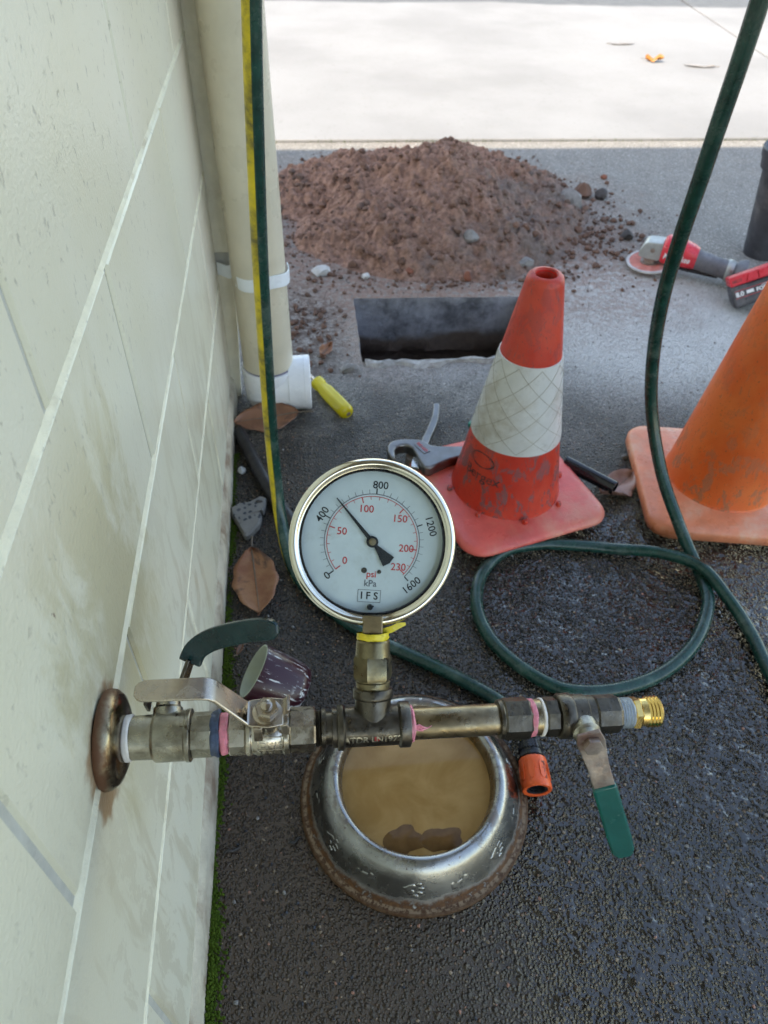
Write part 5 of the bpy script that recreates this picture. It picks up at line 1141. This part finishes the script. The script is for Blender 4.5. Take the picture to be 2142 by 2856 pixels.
leaf('leaf_shred', 'tiny dry leaf scrap between the painted pipe cup and the wall', 0.024, 0.009, M['leaf_a'], (0.030,0.668,0.004), (0,0,R_(70)), 0.4, 0.1, 0.004, 8)
def twig(label, x, y, rz_, L, seed):
    r_ = random.Random(seed); mb = MB(); P_ = [(L*(k/6-0.5), r_.uniform(-1,1)*L*0.10, 0.003+0.002*math.sin(k)) for k in range(7)]; mb.tube(P_, [0.0008,0.0018,0.0022,0.0014,0.0026,0.0020,0.0008], 7)
    t_ = thing('wet_scrap', label, 'debris', (x,y,0), (0,0,rz_)); mb.build('twisted_body', M['twig'], t_, smooth=60); return t_
def gxy(x, y): return (x, y)
twig('small black twisted scrap on the brown ground left of the bowl', 0.0275,0.368,R_(20),0.022,1)
twig('short black scrap right against the left foot of the bowl', 0.106,0.372,R_(30),0.018,2)

# maroon pipe cap lying on its side
cup = thing('painted_pipe_cup', 'scratched maroon pipe offcut with pale green bore lying by the wall', 'pipe offcut', (0.060,0.585,0.0650), (0,R_(31),R_(-14)))
mb = MB(); mb.lathe([(0.000,0.0395),(0.002,0.0402),(0.060,0.0385),(0.072,0.0350),(0.077,0.0270),(0.078,0.0)], 52, org=(-0.003,0,0), caps=False); mb.build('outer_wall', M['maroon'], cup, smooth=60)
mb = MB(); mb.lathe([(0.000,0.0395),(-0.0006,0.0380),(0.001,0.0362),(0.060,0.0350),(0.070,0.030),(0.071,0.0)], 52, org=(-0.003,0,0), caps=False); mb.build('bore', M['pipe_inner'], cup, smooth=60)

# dark bar by the wall
bar_ = thing('black_bar', 'dark steel bar lying at an angle beside the wall behind the hose', 'bar', (0.0,0.0,0.0))
mb = MB(); mb.tube(catmull([(0.014,1.200,0.012),(0.030,1.150,0.0125),(0.069,1.035,0.012),(0.114,0.930,0.012),(0.150,0.850,0.012)], 5), [0.0085]+[0.0120]*5+[0.0125]*10+[0.0125]*5, 18); mb.build('shank', simple('oily_steel', (0.035,0.033,0.035), 0.42, 0.4, 0.3, 60, (0.07,0.055,0.045), 0.5), bar_, smooth=60)
mb = MB(); mb.tube([(0.0145,1.1985,0.012),(0.012,1.206,0.012)], 0.0095, 16); mb.build('end_collar', M['bronze'], bar_, smooth=50)

# broken concrete piece
def chunk():
    outline = [(0.006,0.972),(0.020,0.982),(0.040,0.988),(0.060,0.998),(0.070,0.992),(0.068,0.970),(0.064,0.958),(0.058,0.962),(0.062,0.945),(0.058,0.925),(0.046,0.908),(0.036,0.898),(0.031,0.901),(0.020,0.930),(0.008,0.955)]
    c = (0.038,0.948); n = len(outline); vs_ = []
    for s, z in ((0.97,0.0),(1.02,0.006),(1.0,0.013),(0.90,0.0165)):
        for k, (x, y) in enumerate(outline): vs_.append((c[0]+(x-c[0])*s, c[1]+(y-c[1])*s, z+0.0016*math.sin(k*2.3)*(z > 0.01)))
    vs_.append((c[0],c[1],0.0168)); mb = MB(); mb.add(vs_, [(j*n+i, j*n+(i+1)%n, (j+1)*n+(i+1)%n, (j+1)*n+i) for j in range(3) for i in range(n)]+[(3*n+i, 3*n+(i+1)%n, 4*n) for i in range(n)])
    o = mb.build('concrete_fragment', M['chunk'], smooth=30); tag(o, 'flat broken piece of grey concrete against the wall above the russet leaf', 'concrete')
    vs_, fs = rock_geo(61, 0.008, 0.005, 0.005); mb = MB(); mb.add([(v.x+0.058,v.y+0.981,v.z+0.0165) for v in vs_], fs); mb.build('embedded_stone', M['rock_dark'], o, smooth=40)
chunk()

# black pipe offcut
oc = thing('pipe_offcut', 'short shiny black pipe offcut between the two cones', 'pipe offcut', (0.648,1.032,0.029), (0,R_(1),R_(-47)))
mb = MB(); mb.lathe([(0.0,0.0128),(0.0005,0.0135),(0.107,0.0135),(0.1075,0.0128),(0.1075,0.0108),(0.06,0.0106),(0.0,0.0108)], 36, close=True); mb.build('tube', simple('glossy_black_pipe', (0.012,0.012,0.014), 0.12, 0, 0.2, 60), oc)

# pipe cutter
pc = thing('pipe_cutter', 'cast aluminium pipe cutter with open hooked jaw lying behind the gauge', 'pipe cutter', (0.0,0.008,0.0))
outer = [(0.3120,1.055),(0.3035,1.060),(0.3005,1.075),(0.302,1.092),(0.308,1.104),(0.318,1.110),(0.332,1.112),(0.352,1.111),(0.368,1.108),(0.378,1.099),(0.388,1.089),(0.400,1.086),(0.425,1.084),(0.450,1.082),(0.480,1.080),(0.520,1.078),(0.560,1.077),(0.560,1.056),(0.520,1.057),(0.480,1.057),(0.445,1.054),(0.415,1.046),(0.392,1.034),(0.374,1.024),(0.362,1.026),(0.3575,1.045),(0.3530,1.068),(0.3490,1.084),(0.3400,1.0935),(0.3280,1.0935),(0.3180,1.0890),(0.3140,1.0780),(0.3135,1.0660)]
mb = MB(); mb.prism(outer, 0.036, 0.060); fr_ = mb.build('frame', M['cutter_alu'], pc, smooth=35, bevel=0.004, seg=3); fr_.location = (0.0,-0.030,0.0); 
mb = MB(); mb.prism([(0.3415,1.0450),(0.3565,1.0400),(0.3560,1.0700),(0.3490,1.0740)], 0.030, 0.046); bl_ = mb.build('blade', M['blade'], pc, smooth=20, bevel=0.001); bl_.location = (0,-0.030,0)
lab = [(x,y) for x,y in rounded_sq(1.0, 0.3, 4)]; ca, sa = math.cos(R_(-62)), math.sin(R_(-62)); lx, ly = 0.3675, 1.0820
mb = MB(); mb.prism([(lx+x*0.0175*ca-y*0.0085*sa, ly+x*0.0175*sa+y*0.0085*ca) for x,y in lab], 0.0595, 0.0612); lb = mb.build('name_plate', M['cutter_alu'], pc, smooth=35, bevel=0.0006); lb.location = (0,-0.030,0)
vs_, fs = text_geo('RIDGID', 0.0092, 0.0002, bold=0.0001); mb = MB(); mb.add([(lx+v.x*ca-v.y*sa, ly+v.x*sa+v.y*ca, 0.0614+v.z) for v in vs_], fs); o_ = mb.build('lettering', M['inkred'], lb, smooth=0)
mb = MB(); mb.strip(catmull([(0.372,1.070,0.036),(0.386,1.105,0.034),(0.400,1.135,0.034),(0.412,1.165,0.034),(0.420,1.195,0.034),(0.4235,1.215,0.034)], 5), (1,-0.35,0), [0.016]*6+[0.015]*10+[0.013]*10, 0.018); mb.build('lower_lever', M['cutter_alu'], pc, smooth=45, bevel=0.003, seg=3)
mb = MB(); mb.prism([(0.385,1.062),(0.398,1.092),(0.420,1.075),(0.410,1.055)], 0.018, 0.032); mb.build('ratchet_plate', M['rusty'], pc, smooth=30, bevel=0.001)
mb = MB(); mb.lathe([(0.0,0.016),(0.037,0.014)], 16, org=(0.352,1.055,0), axis='Z'); mb.lathe([(0.0,0.005),(0.030,0.005)], 12, org=(0.421,1.195,0), axis='Z'); mb.build('jaw_boss', M['rusty'], pc)
gp = thing('green_handle', 'bit of green plastic tool handle peeping out behind the red cone', 'tool', (0.492,1.160,0.030), (0,R_(-12),R_(-28)))
mb = MB(); mb.lathe([(-0.012,0.0035),(-0.010,0.0075),(-0.004,0.0100),(0.010,0.0108),(0.050,0.0105),(0.066,0.0090),(0.070,0.004)], 20); mb.build('grip', simple('turquoise_plastic', (0.006,0.22,0.17), 0.3, 0, 0.15, 60), gp, smooth=60)
mb = MB(); mb.lathe([(0.068,0.004),(0.110,0.004)], 12); mb.build('shaft', M['steel'], gp)

# grass wisps in the slab joint
def weeds():
    mb = MB()
    for _ in range(220):
        x = random.uniform(0.0,2.4); y = 2.948+random.uniform(-0.006,0.004); h = random.uniform(0.004,0.016)*(1.6 if random.random() < 0.1 else 1); a = random.uniform(0,6.28); d = Vector((math.cos(a),math.sin(a),0))*0.0012; l = Vector((random.uniform(-1,1),random.uniform(-1,1),0))*h*0.5
        p0 = Vector((x,y,0)); mb.add([p0-d, p0+d, p0+l+Vector((0,0,h))], [(0,1,2)])
    o = mb.build('joint_weeds', M['moss'], smooth=0); stuff(o, 'wisps of green weed in the joint before the pale slab', 'weeds')
weeds()
